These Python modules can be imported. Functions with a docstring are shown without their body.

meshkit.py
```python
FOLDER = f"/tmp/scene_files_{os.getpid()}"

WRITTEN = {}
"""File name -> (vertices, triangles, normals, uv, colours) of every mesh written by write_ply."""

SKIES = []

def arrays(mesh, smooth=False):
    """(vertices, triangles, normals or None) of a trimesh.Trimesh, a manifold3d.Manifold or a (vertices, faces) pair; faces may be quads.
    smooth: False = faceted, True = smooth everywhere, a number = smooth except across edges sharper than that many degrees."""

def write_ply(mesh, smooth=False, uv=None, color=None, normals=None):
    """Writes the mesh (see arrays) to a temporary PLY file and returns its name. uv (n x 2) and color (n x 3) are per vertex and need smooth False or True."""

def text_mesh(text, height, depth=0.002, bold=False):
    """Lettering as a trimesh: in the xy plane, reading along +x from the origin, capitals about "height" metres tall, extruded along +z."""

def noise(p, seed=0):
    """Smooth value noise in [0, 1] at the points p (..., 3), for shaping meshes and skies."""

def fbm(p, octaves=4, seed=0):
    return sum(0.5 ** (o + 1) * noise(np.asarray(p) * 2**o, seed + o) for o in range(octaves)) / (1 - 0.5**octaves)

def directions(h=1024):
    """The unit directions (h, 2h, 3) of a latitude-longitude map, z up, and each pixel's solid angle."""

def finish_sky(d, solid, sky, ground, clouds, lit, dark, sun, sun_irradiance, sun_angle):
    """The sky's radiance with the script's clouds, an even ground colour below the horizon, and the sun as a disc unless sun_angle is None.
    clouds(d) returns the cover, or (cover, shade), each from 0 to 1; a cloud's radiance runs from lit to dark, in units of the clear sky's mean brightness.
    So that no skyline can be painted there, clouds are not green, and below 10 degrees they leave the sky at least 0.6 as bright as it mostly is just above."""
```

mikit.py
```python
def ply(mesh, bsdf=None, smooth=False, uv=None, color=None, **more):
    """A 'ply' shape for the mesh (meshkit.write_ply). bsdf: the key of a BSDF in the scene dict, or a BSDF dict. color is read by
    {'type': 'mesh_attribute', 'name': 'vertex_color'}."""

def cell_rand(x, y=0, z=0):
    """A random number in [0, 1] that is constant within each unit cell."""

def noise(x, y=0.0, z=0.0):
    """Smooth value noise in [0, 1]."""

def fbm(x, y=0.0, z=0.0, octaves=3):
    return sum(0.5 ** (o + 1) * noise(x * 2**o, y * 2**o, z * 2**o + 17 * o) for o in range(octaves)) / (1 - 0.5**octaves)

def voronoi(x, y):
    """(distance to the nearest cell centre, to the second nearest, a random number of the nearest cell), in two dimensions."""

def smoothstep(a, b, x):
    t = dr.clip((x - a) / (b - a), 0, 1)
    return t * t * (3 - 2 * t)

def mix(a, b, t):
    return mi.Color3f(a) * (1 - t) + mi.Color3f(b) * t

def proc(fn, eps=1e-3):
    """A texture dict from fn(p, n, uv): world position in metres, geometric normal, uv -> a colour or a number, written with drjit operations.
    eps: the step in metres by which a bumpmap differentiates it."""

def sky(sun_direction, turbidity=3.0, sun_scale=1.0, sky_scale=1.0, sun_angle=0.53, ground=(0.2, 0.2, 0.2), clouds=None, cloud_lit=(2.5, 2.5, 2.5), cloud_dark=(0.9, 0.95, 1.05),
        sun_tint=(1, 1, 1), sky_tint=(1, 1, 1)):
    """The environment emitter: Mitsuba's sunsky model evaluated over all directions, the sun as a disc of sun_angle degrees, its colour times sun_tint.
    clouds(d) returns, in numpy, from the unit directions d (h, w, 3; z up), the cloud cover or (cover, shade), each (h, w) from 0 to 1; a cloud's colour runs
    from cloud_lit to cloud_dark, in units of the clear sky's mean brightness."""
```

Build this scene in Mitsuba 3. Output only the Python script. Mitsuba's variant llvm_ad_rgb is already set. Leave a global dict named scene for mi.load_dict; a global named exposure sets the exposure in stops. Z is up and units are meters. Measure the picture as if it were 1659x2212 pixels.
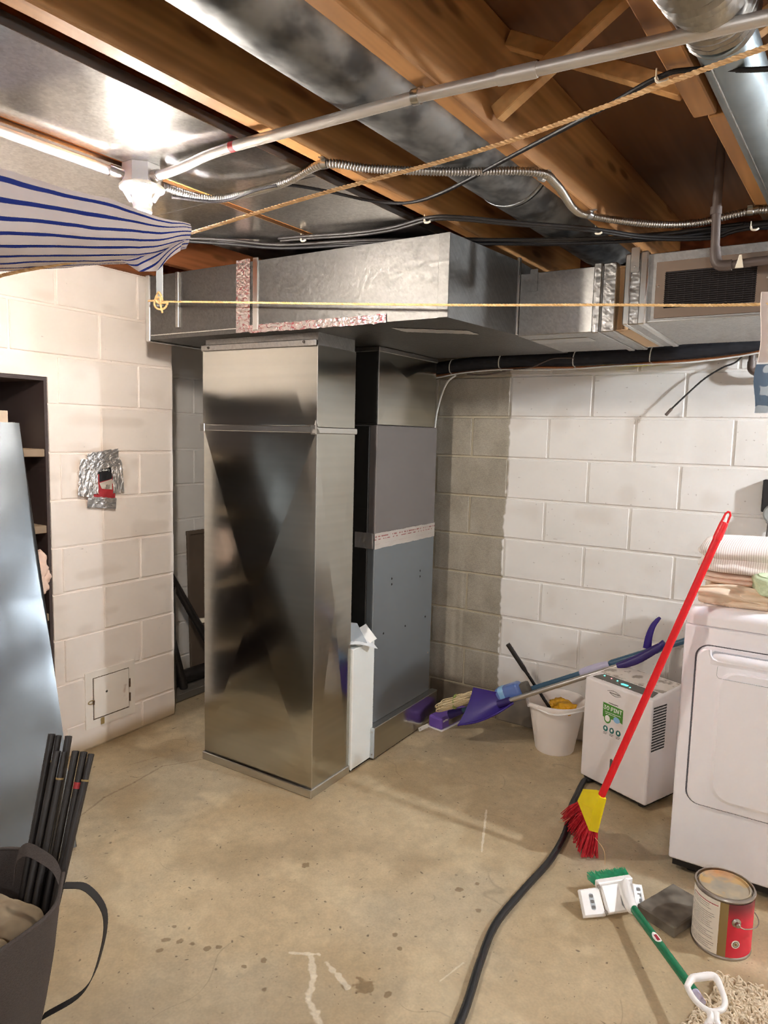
import math, random
import numpy as np, trimesh, drjit as dr, mitsuba as mi
import mikit, meshkit
from mikit import ply, proc, noise, fbm, voronoi, smoothstep, mix, cell_rand
from shapely.geometry import Polygon, box as sbox
from shapely import affinity
random.seed(7); np.random.seed(7)
T = mi.ScalarTransform4f
scene, labels = {}, {}

# ------------------------------------------------------------------ camera, light, exposure
CAM = np.array([1.777, -3.326, 1.465])
FWD = np.array([-.5308, .8406, -.1079]); UPV = np.array([-.0788, .0777, .9938])
scene['camera'] = {'type': 'perspective', 'fov': 57.27, 'fov_axis': 'x', 'near_clip': 0.02, 'far_clip': 60.0,
    'to_world': T().look_at(origin=CAM.tolist(), target=(CAM + FWD).tolist(), up=UPV.tolist())}
exposure = 2.36
BULBS = [  # x, y, bulb centre z, radiance (rgb)
    (0.190, -2.045, 1.985, (290, 264, 234)),
    (2.855, -0.800, 1.985, (545, 585, 620)),  # out of view right of the dryer, lights the right side
    (2.330, -4.300, 1.985, (250, 258, 270)),  # unseen, behind the camera, lights the dryer front and the room
    (0.420, -4.700, 1.985, (75, 75, 75)),  # added fill bulb behind the camera, out of view
]

# ------------------------------------------------------------------ helpers
def numbered(k):
    if k not in scene and not any(s.startswith(k + '__') for s in scene) and k not in labels: return k
    i = 1
    while True:
        n = f'{k}_{i:03d}'
        if n not in scene and n not in labels and not any(s.startswith(n + '__') for s in scene): return n
        i += 1
_cnt = {}
def fastnum(k):
    c = _cnt.get(k, -1) + 1; _cnt[k] = c
    return k if c == 0 else f'{k}_{c:03d}'
def thing(name, label, cat, group=None):
    k = fastnum(name); labels[k] = {'label': label, 'category': cat}
    if group: labels[k]['group'] = group
    return k
def obj(name, mesh, mat, parent=None, smooth=35, label=None, **kw):
    k = fastnum(parent + '__' + name if parent else name)
    scene[k] = mesh if isinstance(mesh, dict) else ply(mesh, mat, smooth, **kw)
    if label: labels[k] = {'label': label}
    return k
def solo(name, mesh, mat, label, cat, group=None, smooth=35, **kw):
    k = obj(name, mesh, mat, None, smooth, **kw)
    labels[k] = {'label': label, 'category': cat}
    if group: labels[k]['group'] = group
    return k
def struct(name, mesh, mat, label=None, smooth=False):
    k = obj(name, mesh, mat, None, smooth); labels[k] = {'kind': 'structure'}
    if label: labels[k]['label'] = label
    return k
cat_ = trimesh.util.concatenate
def cube(x0, x1, y0, y1, z0, z1):
    m = trimesh.creation.box((abs(x1 - x0), abs(y1 - y0), abs(z1 - z0))); m.apply_translation(((x0 + x1) / 2, (y0 + y1) / 2, (z0 + z1) / 2)); return m
def hull(pts): return trimesh.Trimesh(np.asarray(pts, float)).convex_hull if False else trimesh.convex.convex_hull(np.asarray(pts, float))
def cham(x0, x1, y0, y1, z0, z1, b=.003):
    P = []
    for x, sx in ((x0, 1), (x1, -1)):
        for y, sy in ((y0, 1), (y1, -1)):
            for z, sz in ((z0, 1), (z1, -1)):
                P += [(x + sx * b, y + sy * b, z), (x + sx * b, y, z + sz * b), (x, y + sy * b, z + sz * b)]
    return hull(P)
def rbox(x0, x1, y0, y1, z0, z1, r=.01, n=3):
    s = trimesh.creation.icosphere(n - 1, r).vertices
    P = [s + c for c in [(x, y, z) for x in (x0 + r, x1 - r) for y in (y0 + r, y1 - r) for z in (z0 + r, z1 - r)]]
    return hull(np.vstack(P))
def oriented(m, o, ux, uy, uz):
    M = np.eye(4); M[:3, 0], M[:3, 1], M[:3, 2], M[:3, 3] = ux, uy, uz, o
    m = m.copy(); m.apply_transform(M); return m
def unit(v): v = np.asarray(v, float); return v / np.linalg.norm(v)
def frame(d, up=(0, 0, 1)):
    d = unit(d); a = np.cross(up, d)
    if np.linalg.norm(a) < 1e-4: a = np.cross((1, 0, 0), d)
    a = unit(a); return a, np.cross(d, a), d
def bar(p, q, w, h, up=(0, 0, 1), b=.002):
    p, q = np.asarray(p, float), np.asarray(q, float); a, c, d = frame(q - p, up)
    return oriented(cham(-w / 2, w / 2, -h / 2, h / 2, 0, np.linalg.norm(q - p), b), p, a, c, d)
def spline(P, n=8):
    P = np.asarray(P, float); Q = np.vstack([2 * P[0] - P[1], P, 2 * P[-1] - P[-2]]); out = []
    for i in range(1, len(Q) - 2):
        p0, p1, p2, p3 = Q[i - 1:i + 3]
        for t in np.arange(n) / n:
            out.append(.5 * (2 * p1 + (p2 - p0) * t + (2 * p0 - 5 * p1 + 4 * p2 - p3) * t * t + (3 * p1 - p0 - 3 * p2 + p3) * t ** 3))
    out.append(P[-1]); return np.array(out)
def tube(P, r, sides=12, caps=True, closed=False):
    P = np.asarray(P, float); n = len(P); r = np.broadcast_to(r, (n,))
    t = np.gradient(P, axis=0)
    if closed: t = np.roll(P, -1, 0) - np.roll(P, 1, 0)
    t /= np.linalg.norm(t, axis=1, keepdims=True) + 1e-12
    a = np.zeros_like(P); a[0] = frame(t[0])[0]
    for i in range(1, n):
        v = a[i - 1] - t[i] * (a[i - 1] @ t[i]); a[i] = v / (np.linalg.norm(v) + 1e-12)
    b = np.cross(t, a); ang = np.arange(sides) * 2 * np.pi / sides
    V = P[:, None] + r[:, None, None] * (np.cos(ang)[None, :, None] * a[:, None] + np.sin(ang)[None, :, None] * b[:, None])
    F = []
    m = n if closed else n - 1
    for i in range(m):
        for j in range(sides):
            k, l = (j + 1) % sides, (i + 1) % n
            F += [(i * sides + j, i * sides + k, l * sides + k), (i * sides + j, l * sides + k, l * sides + j)]
    V = V.reshape(-1, 3)
    if caps and not closed:
        V = np.vstack([V, P[0], P[-1]]); c0, c1 = n * sides, n * sides + 1
        for j in range(sides):
            k = (j + 1) % sides
            F += [(c0, k, j), (c1, (n - 1) * sides + j, (n - 1) * sides + k)]
    return trimesh.Trimesh(V, F, process=False)
def rod(p, q, r, sides=16, r2=None): return tube([p, q], [r, r if r2 is None else r2], sides)
def pipe(p, q, r, t=.002, sides=20):          # an open-ended tube with a wall thickness
    p, q = np.asarray(p, float), np.asarray(q, float); a, b, d = frame(q - p); L = np.linalg.norm(q - p)
    return oriented(trimesh.creation.revolve([(r - t, 0), (r, 0), (r, L), (r - t, L), (r - t, 0)], sections=sides), p, a, b, d)
def lathe(prof, at=(0, 0, 0), n=32):
    m = trimesh.creation.revolve(np.asarray(prof, float), sections=n); m.apply_translation(at); return m
def prism(poly, h): return trimesh.creation.extrude_polygon(poly, h, engine='earcut')
def grid(fn, nu, nv):
    u, v = np.meshgrid(np.linspace(0, 1, nu), np.linspace(0, 1, nv), indexing='ij')
    V = fn(u.ravel(), v.ravel()); i, j = np.meshgrid(np.arange(nu - 1), np.arange(nv - 1), indexing='ij'); a = (i * nv + j).ravel()
    return trimesh.Trimesh(V, np.vstack([np.c_[a, a + nv, a + nv + 1], np.c_[a, a + nv + 1, a + 1]]), process=False)
def thick(m, t):                               # gives a sheet a thickness
    n = m.vertex_normals; A = m.vertices + n * t / 2; B = m.vertices - n * t / 2; k = len(A)
    e = m.edges_sorted; un, c = np.unique(e, axis=0, return_counts=True); bd = set(map(tuple, un[c == 1]))
    F = [m.faces, m.faces[:, ::-1] + k]; S = []
    for (p, q) in m.edges:
        if (min(p, q), max(p, q)) in bd: S += [(p, k + p, q), (q, k + p, k + q)]
    return trimesh.Trimesh(np.vstack([A, B]), np.vstack(F + [np.array(S)]), process=False)
def ribbon(P, w, side, t=.0015):               # flat strap along P, its width along side
    P = np.asarray(P, float); side = np.broadcast_to(np.asarray(side, float), P.shape)
    side = side / np.linalg.norm(side, axis=1, keepdims=True)
    V = np.stack([P - side * w / 2, P + side * w / 2], 1).reshape(-1, 3); F = []
    for i in range(len(P) - 1): F += [(2 * i, 2 * i + 1, 2 * i + 3), (2 * i, 2 * i + 3, 2 * i + 2)]
    return thick(trimesh.Trimesh(V, F, process=False), t)
def rrect(x0, x1, y0, y1, r, n=6): return sbox(x0 + r, y0 + r, x1 - r, y1 - r).buffer(r, quad_segs=n)
def plate(poly, o, ux, uy, d):                 # polygon drawn in the plane (ux, uy) at o, raised by d along ux x uy
    return oriented(prism(poly, d), np.asarray(o, float), np.asarray(ux, float), np.asarray(uy, float), np.cross(ux, uy))
def text(s, h, o, ux, uy, d=.0006, bold=False, centre=True):
    m = meshkit.text_mesh(s, h, d, bold)
    if centre: m.apply_translation((-m.bounds[:, 0].mean(), 0, 0))
    return oriented(m, np.asarray(o, float), np.asarray(ux, float), np.asarray(uy, float), np.cross(ux, uy))
def crumple(m, amp, freq, seed=0, oct_=3):
    m = m.copy(); n = m.vertex_normals; m.vertices = m.vertices + n * ((meshkit.fbm(m.vertices * freq, oct_, seed) - .5) * 2 * amp)[:, None]; return m
def folded(w, d, h, layers, seed, r=.05, droop=.0, amp=.006):   # a folded cloth: stacked rounded folds, one surface
    na, nt = 96, 14 * layers
    base = rrect(-w / 2, w / 2, -d / 2, d / 2, r, 8).exterior
    ring = np.array([base.interpolate(s, normalized=True).coords[0] for s in np.arange(na) / na])
    V, F = [], []
    ts = np.linspace(0, 1, nt)
    for t in ts:
        ins = .022 * (1 - abs(math.sin(math.pi * layers * t)) ** .55) + .004 * math.sin(7 * t + seed)
        sc = 1 - ins * 2 / min(w, d)
        for (x, y) in ring: V.append((x * sc, y * sc, h * t))
    for s in (.85, .6, .3, .0):
        for (x, y) in ring: V.append((x * s * .95, y * s * .95, h * (1 + .06 * (1 - s))))
    for s in (.5, 0):
        for (x, y) in ring: V.append((x * s, y * s, 0))
    V = np.array(V)
    def stitch(a, b):
        for j in range(na):
            k = (j + 1) % na; F.extend([(a * na + j, a * na + k, b * na + k), (a * na + j, b * na + k, b * na + j)])
    for i in range(nt - 1): stitch(i, i + 1)
    for i in range(nt - 1, nt + 3): stitch(i, i + 1)
    stitch(nt + 4, 0); stitch(nt + 5, nt + 4)
    q = (meshkit.fbm(V * [9, 9, 14], 3, seed) - .5)[:, None]; q2 = (meshkit.fbm(V * [5, 5, 3] + 7, 2, seed + 5) - .5)
    c = V * [1, 1, 0]; rad = np.linalg.norm(c, axis=1, keepdims=True) + 1e-6
    V = V + c / rad * q * amp * 4; V[:, 2] += q2 * h * .35 * (V[:, 2] / h) - droop * (rad[:, 0] / max(w, d) * 2) ** 2 * (V[:, 2] / h)
    return trimesh.Trimesh(V, F, process=False)

# ------------------------------------------------------------------ materials
def lin(h):
    c = np.array([int(h[i:i + 2], 16) for i in (0, 2, 4)]) / 255.; return np.where(c <= .04045, c / 12.92, ((c + .055) / 1.055) ** 2.4)
def col(c): return {'type': 'rgb', 'value': [float(x) for x in (lin(c) if isinstance(c, str) else c)]}
def mat(name, color, rough=.6, metal=0., bump=None, bscale=.001, **kw):
    b = {'type': 'principled', 'base_color': proc(color) if callable(color) else col(color), 'roughness': proc(rough) if callable(rough) else float(rough), 'metallic': float(metal), **kw}
    if bump is not None: b = {'type': 'bumpmap', 'arbitrary': proc(bump), 'scale': bscale, 'bsdf': b}
    scene[name] = {'type': 'twosided', 'bsdf': b}
    return name
def c3(h): return mi.Color3f(*[float(x) for x in lin(h)])
def grain(p, s=160): return noise(p.x * s, p.y * s, p.z * s)
def block_paint(p, n, uv):
    f = fbm(p.x * 3, p.y * 3, p.z * 3, 3); g = grain(p, 230); st = noise(p.x * 9 + 4, p.y * 9, p.z * 9)
    c = mix(c3('D0CCC6'), c3('DEDAD5'), f); c = mix(c, c3('C2B9AF'), smoothstep(.62, .95, st) * .45)
    pit = smoothstep(.95, .985, noise(p.x * 62, p.y * 62, p.z * 62)); c = mix(c, c3('8F857A'), pit * .5)
    base = smoothstep(.16, .02, p.z + .1 * (f - .5)); c = mix(c, c3('9A8A70'), base * .55)
    edge = .402 + .022 * (fbm(p.z * 7, 1.3, 0, 2) - .5) + .012 * (noise(p.z * 55, p.x * 30) - .5)
    bare = smoothstep(edge + .006, edge - .006, p.x) * smoothstep(-.35, -.3, p.x) * smoothstep(-.15, -.1, p.y)
    streak = fbm(p.x * 22, p.z * 1.6, 5, 2)
    b = mix(c3('807869'), c3('A0988A'), fbm(p.x * 11, p.z * 8, 1, 3)); b = mix(b, c3('B9B1A2'), smoothstep(.55, .9, streak) * .4) * (.86 + .28 * g)
    c = mix(c, b, bare)
    foot = smoothstep(.2, .14, p.z + .05 * (f - .5)) * smoothstep(.66, .6, p.x + .1 * (f - .5)) * smoothstep(-.15, -.1, p.y)
    return mix(c, mix(c3('3C332A'), c3('7A6C59'), fbm(p.x * 14, p.z * 14, 2, 3)), foot * .85)
def block_bump(p, n, uv): return fbm(p.x * 45, p.y * 45, p.z * 45, 3) + .5 * grain(p, 190)
def mortar(p, n, uv):
    c = block_paint(p, n, uv); bare = smoothstep(.41, .39, p.x) * smoothstep(-.35, -.3, p.x) * smoothstep(-.15, -.1, p.y)
    return mix(c, c3('B0A58E'), bare * .8)
mat('m_block', block_paint, .62, bump=block_bump, bscale=.0012)
mat('m_mortar', mortar, .7)
def warm_paint(p, n, uv):
    f = fbm(p.y * 3, p.z * 3, 2, 3); st = noise(p.y * 7 + 3, p.z * 16)
    c = mix(c3('E2D6CC'), c3('EDE3DA'), f); c = mix(c, c3('CFC1B4'), smoothstep(.66, .95, st) * .4)
    pit = smoothstep(.93, .98, noise(p.x * 60, p.y * 60, p.z * 60)); c = mix(c, c3('8F857A'), pit * .4)
    ring = smoothstep(.17, .12, dr.sqrt(dr.square(p.y + 1.34) + dr.square(p.z - 1.25))) * smoothstep(.35, .6, noise(p.y * 28, p.z * 28))
    c = mix(c, c3('CDB9A6'), ring * .5)
    return mix(c, c3('A08559'), smoothstep(.075, .0, p.z + .09 * (f - .5)) * .8)
mat('m_warmblock', warm_paint, .6, bump=block_bump, bscale=.0012)
def floor_c(p, n, uv):
    a = fbm(p.x * 1.3, p.y * 1.3, 3, 4); b = fbm(p.x * 5 + 9, p.y * 5, 1, 4); g = noise(p.x * 210, p.y * 210)
    c = mix(c3('A08B6A'), c3('C0AE8F'), smoothstep(.25, .75, a)); c = mix(c, c3('AFA48E'), smoothstep(.45, .7, fbm(p.x * 2.2 + 3, p.y * 2.2, 8, 3)) * .6)
    c = mix(c, c3('D2C2A2'), smoothstep(.55, .75, b) * .4); c = mix(c, c3('86745A'), smoothstep(.62, .8, fbm(p.x * 3 + 20, p.y * 3, 4, 3)) * .35)
    # brown drips and spots
    wx, wy = p.x + .10 * (fbm(p.x * 9, p.y * 9, 6, 3) - .5), p.y + .10 * (fbm(p.x * 9 + 7, p.y * 9, 9, 3) - .5)
    jag = fbm(p.x * 70, p.y * 70, 3, 2) - .5
    def blob(x, y, r): return smoothstep(r, r * .55, dr.sqrt(dr.square(p.x - x) + dr.square(p.y - y)) + jag * r * 1.3)
    for (x, y, r) in ((.37, -1.542, .016), (.86, -1.36, .015), (.835, -1.875, .034), (.79, -1.90, .014), (.90, -1.86, .012), (.30, -2.03, .012), (.265, -2.05, .014), (.28, -2.09, .011), (.34, -2.02, .010), (.386, -2.01, .011), (.41, -1.985, .008), (.24, -2.0, .008), (.55, -1.95, .010), (.52, -2.0, .008), (.62, -2.03, .012), (.96, -1.42, .012), (.90, -1.30, .010), (.80, -1.66, .010), (.84, -1.70, .008)):
        c = mix(c, c3('6B5230'), blob(x, y, r) * .6)
    e1, e2, r2 = voronoi(wx * 26 + 5, wy * 26); c = mix(c, c3('5A4C3A'), smoothstep(.13, .04, e1 + jag * .1) * smoothstep(.90, .95, r2) * .7)
    f1, f2, r3 = voronoi(wx * 60, wy * 60 + 9); c = mix(c, c3('54452F'), smoothstep(.16, .06, f1) * smoothstep(.93, .97, r3) * .6)
    def seg(ax, ay, bx, by, w):
        t = dr.clip(((p.x - ax) * (bx - ax) + (p.y - ay) * (by - ay)) / ((bx - ax) ** 2 + (by - ay) ** 2), 0, 1)
        return smoothstep(w, w * .4, dr.sqrt(dr.square(p.x - ax - t * (bx - ax)) + dr.square(p.y - ay - t * (by - ay))) + jag * w * 1.2)
    for q in ((.59, -1.889, .665, -1.847, .006), (.646, -1.86, .70, -1.923, .012), (.70, -1.923, .739, -1.991, .012), (.739, -1.991, .81, -2.034, .014), (.994, -1.742, 1.017, -1.646, .004), (.733, -.857, .836, -1.127, .005), (.70, -1.86, .80, -1.90, .010)):
        c = mix(c, c3('E3DAC6'), seg(*q) * .6)
    for q in ((-.521, -1.796, -.569, -1.65, .006), (-.569, -1.65, -.572, -1.504, .008), (-.572, -1.504, -.593, -1.341, .006), (-.593, -1.341, -.495, -1.19, .005), (-.72, -1.42, -.68, -1.30, .004)):
        c = mix(c, c3('6E573A'), seg(*q) * .4)
    hair = smoothstep(.006, .0, dr.abs(fbm(p.x * 3.1, p.y * 3.1, 31, 3) - .5)) * smoothstep(.6, .75, noise(p.x * 7, p.y * 7, 8)); c = mix(c, c3('5F4E36'), hair * .25)
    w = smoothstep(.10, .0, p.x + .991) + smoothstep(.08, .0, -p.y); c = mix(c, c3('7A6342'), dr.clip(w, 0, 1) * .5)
    return c * (.84 + .12 * g + .2 * fbm(p.x * 34, p.y * 34, 2, 3))
mat('m_floor', floor_c, lambda p, n, uv: .42 + .3 * fbm(p.x * 4, p.y * 4, 1, 3), bump=lambda p, n, uv: fbm(p.x * 14, p.y * 14, 1, 4), bscale=.0028)
def wood(c0, c1, k=1.):
    def f(p, n, uv):
        w = fbm(p.y * 1.1, p.x * 26 * k, p.z * 26 * k, 3); v = fbm(p.y * 2.5, p.x * 90, p.z * 90, 2)
        kn = smoothstep(.15, .05, voronoi(p.y * 2.3, p.z * 9 + p.x * 3)[0]); c = mix(c3(c0), c3(c1), smoothstep(.3, .7, w)) * (.82 + .3 * v)
        return mix(c, c3('5A3418'), kn * .7)
    return f
mat('m_joist', wood('855A31', 'A57645'), .62)
mat('m_orange', wood('B8722F', 'D08A44'), .6)
mat('m_sub', wood('5E3C1E', '744B28', .5), .7)
mat('m_brace', wood('A97C49', 'BE9460'), .65)
mat('m_darkwood', wood('6E3D1E', '8A5230'), .7)
def spangle(p, n, uv):
    d1, d2, r = voronoi(p.x * 150 + p.z * 47, p.y * 150 + p.z * 131); f = fbm(p.x * 5, p.y * 5, p.z * 5, 3)
    return mix(c3('8C8A87'), c3('B4B2AE'), .3 * r + .35 * f + .35 * fbm(p.x * 90, p.y * 90, p.z * 90, 2))
mat('m_galv', spangle, lambda p, n, uv: .34 + .12 * fbm(p.x * 40, p.y * 40, p.z * 40, 2), 1.0, bump=lambda p, n, uv: fbm(p.x * 7, p.y * 7, p.z * 7, 2), bscale=.004)
def mottled(p, n, uv):
    f = fbm(p.x * 17, p.y * 13, p.z * 17, 4); return mix(c3('5A5C5E'), c3('A0A3A4'), smoothstep(.3, .72, f))
mat('m_duct', mottled, lambda p, n, uv: .32 + .25 * fbm(p.x * 30, p.y * 24, p.z * 30, 3), 1.0, bump=lambda p, n, uv: fbm(p.x * 14, p.y * 10, p.z * 14, 3), bscale=.004)
mat('m_oldgalv', spangle, lambda p, n, uv: .2 + .2 * fbm(p.x * 60, p.y * 60, p.z * 60, 2), 1.0, bump=lambda p, n, uv: fbm(p.x * 70, p.y * 70, p.z * 70, 2), bscale=.0016)
def brushed(p, n, uv): return mix(c3('B2B2AB'), c3('BAB9B2'), fbm(p.x * 2, p.y * 2, p.z * 60, 2))
mat('m_sheet', brushed, lambda p, n, uv: .11 + .06 * fbm(p.x * 4, p.y * 4, p.z * 4, 2), 1.0, bump=lambda p, n, uv: fbm(p.x * 3.2, p.y * 3.2, p.z * 2.2, 2), bscale=.006)
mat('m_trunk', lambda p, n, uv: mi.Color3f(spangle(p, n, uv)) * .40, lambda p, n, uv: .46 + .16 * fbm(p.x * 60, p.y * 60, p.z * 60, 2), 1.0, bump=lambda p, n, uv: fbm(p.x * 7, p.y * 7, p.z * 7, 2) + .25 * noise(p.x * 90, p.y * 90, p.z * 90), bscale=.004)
mat('m_pan', lambda p, n, uv: mi.Color3f(spangle(p, n, uv)) * 1.25, lambda p, n, uv: .17 + .07 * fbm(p.x * 40, p.y * 40, p.z * 40, 2), 1.0, bump=lambda p, n, uv: fbm(p.x * 9, p.y * 9, p.z * 9, 2), bscale=.002)
mat('m_edge', 'C9C9C6', .22, 1.0)
mat('m_satin', lambda p, n, uv: mix(c3('6E757B'), c3('82888D'), fbm(p.x * 2, p.y * 2, p.z * 3, 2)), .30, 1.0, bump=lambda p, n, uv: fbm(p.x * 2.5, p.y * 2.5, p.z * 3.5, 2), bscale=.035)
mat('m_darkedge', '55504C', .35, .8)
mat('m_emt', lambda p, n, uv: mix(c3('C5BFB8'), c3('DED8D0'), fbm(p.x * 20, p.y * 20, p.z * 20, 2)), .4, .7)
mat('m_whitepipe', 'D9D3C8', .35, .3)
mat('m_flex', 'B9B5AF', .28, 1.0)
mat('m_foiltape', 'E8E4E2', .34, .85, bump=lambda p, n, uv: fbm(p.x * 26, p.y * 26, p.z * 26, 3), bscale=.010)
def tape_print(p, n, uv):
    a = p.x + p.y; ln = smoothstep(.6, .7, noise(p.z * 190, 3)) ; br = smoothstep(.45, .55, noise(a * 120, dr.floor(p.z * 95)))
    return mix(c3('DCD6D2'), c3('9A3038'), ln * br * .75)
mat('m_tapeprint', tape_print, .3, .75, bump=lambda p, n, uv: fbm(p.x * 60, p.y * 60, p.z * 60, 3), bscale=.003)
mat('m_redtape', lambda p, n, uv: mix(c3('D8CFCB'), c3('B0646A'), smoothstep(.035, .015, dr.abs(fbm(p.x * 60, p.z * 75, p.y * 60, 2) - .5)) * .85 + smoothstep(.6, .8, fbm(p.x * 14, p.z * 14, 3, 2)) * .25), .22, .9, bump=lambda p, n, uv: fbm(p.x * 90, p.y * 90, p.z * 90, 3), bscale=.006)
mat('m_furnace', '625D5B', .42)
mat('m_ventpipe', lambda p, n, uv: mix(c3('7E888C'), c3('98A2A6'), fbm(p.x * 15, p.y * 15, p.z * 15, 3)), .42, .85)
mat('m_furnacelow', '71777B', .38, .35)
mat('m_shadedface', '171615', .5)  # near-black for furnace fronts: shade of the gap put into the colour
mat('m_white', 'E9EDEA', .38)
mat('m_appliance', 'F3F3F9', .22, clearcoat=.5)
mat('m_recessshade', 'B4BAC8', .3)  # bluish grey tint holds the shade of the handle scoop
mat('m_dehum', 'EBE5E4', .42)
mat('m_dehumtop', lambda p, n, uv: mix(c3('D8CFC6'), c3('77695C'), smoothstep(.48, .66, fbm(p.x * 26, p.y * 26, 1, 4)) * .7), .6)
mat('m_panelgrey', '5A5650', .45)
mat('m_black', '121214', .5)
mat('m_blackgloss', '101012', .3)
mat('m_foam', lambda p, n, uv: mix(c3('121319'), c3('1D1E25'), grain(p, 60)), .75)
mat('m_cable', '161517', .5, specular=.3)
mat('m_cablesheen', '1E1B1A', .42, specular=.35)
mat('m_hose', '1B1D20', .4)
mat('m_copper', 'B0714A', .4, .8)
mat('m_whitewire', 'D5D4CF', .5)
mat('m_clip', 'E8DFCB', .5)
mat('m_yellowhose', 'C9C400', .45)
mat('m_brownpipe', lambda p, n, uv: mix(c3('453A36'), c3('5E524B'), fbm(p.x * 20, p.y * 20, p.z * 20, 2)), .5)
mat('m_grille', '6E5D4F', .42)
mat('m_grilledark', '1A1414', .6)
mat('m_canvas', 'B49A7C', .85)
def rope_c(p, n, uv): return mix(c3('B88D5C'), c3('DDB98A'), noise((p.x - p.y) * 260 + p.z * 260, 1))
mat('m_rope', rope_c, .8)
mat('m_ropeyellow', lambda p, n, uv: mix(c3('CFA66A'), c3('EACB98'), noise((p.x - p.y) * 260 + p.z * 260, 1)), .75)
mat('m_porcelain', 'F1E6D0', .3, clearcoat=.6)
mat('m_bag', lambda p, n, uv: mix(c3('3A3330'), c3('47403C'), noise(p.x * 400, p.y * 400, p.z * 400)), .85)
mat('m_bagin', '241F1E', .9)
mat('m_strap', '22201F', .75)
mat('m_tan', lambda p, n, uv: mix(c3('7E6F5B'), c3('98886F'), fbm(p.x * 60, p.y * 60, p.z * 60, 2)), .9)
mat('m_pole', lambda p, n, uv: mix(c3('1A1717'), c3('262221'), fbm(p.x * 30, p.y * 30, p.z * 10, 2)), .38)
mat('m_red', 'D3131F', .33)
mat('m_redcap', 'DE1A24', .36)
mat('m_bristle', lambda p, n, uv: mix(c3('A80F20'), c3('D22C3C'), grain(p, 90)), .55)
mat('m_straw', 'C9A878', .7)
mat('m_yellow', lambda p, n, uv: mix(c3('E9CF00'), c3('F2DC18'), fbm(p.x * 30, p.y * 30, p.z * 30, 2)), .42)
mat('m_green', '0A6A46', .35)
mat('m_greenbristle', lambda p, n, uv: mix(c3('0A7A50'), c3('1EA070'), grain(p, 120)), .5)
mat('m_plasticwhite', 'F0EEEB', .35)
mat('m_purple', '301A78', .4)
mat('m_purpledark', '2A1760', .45)
mat('m_purplehead', '6B4FA6', .35)
mat('m_bluepole', '34566F', .38)
mat('m_lilac', 'BDB9D2', .45)
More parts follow.
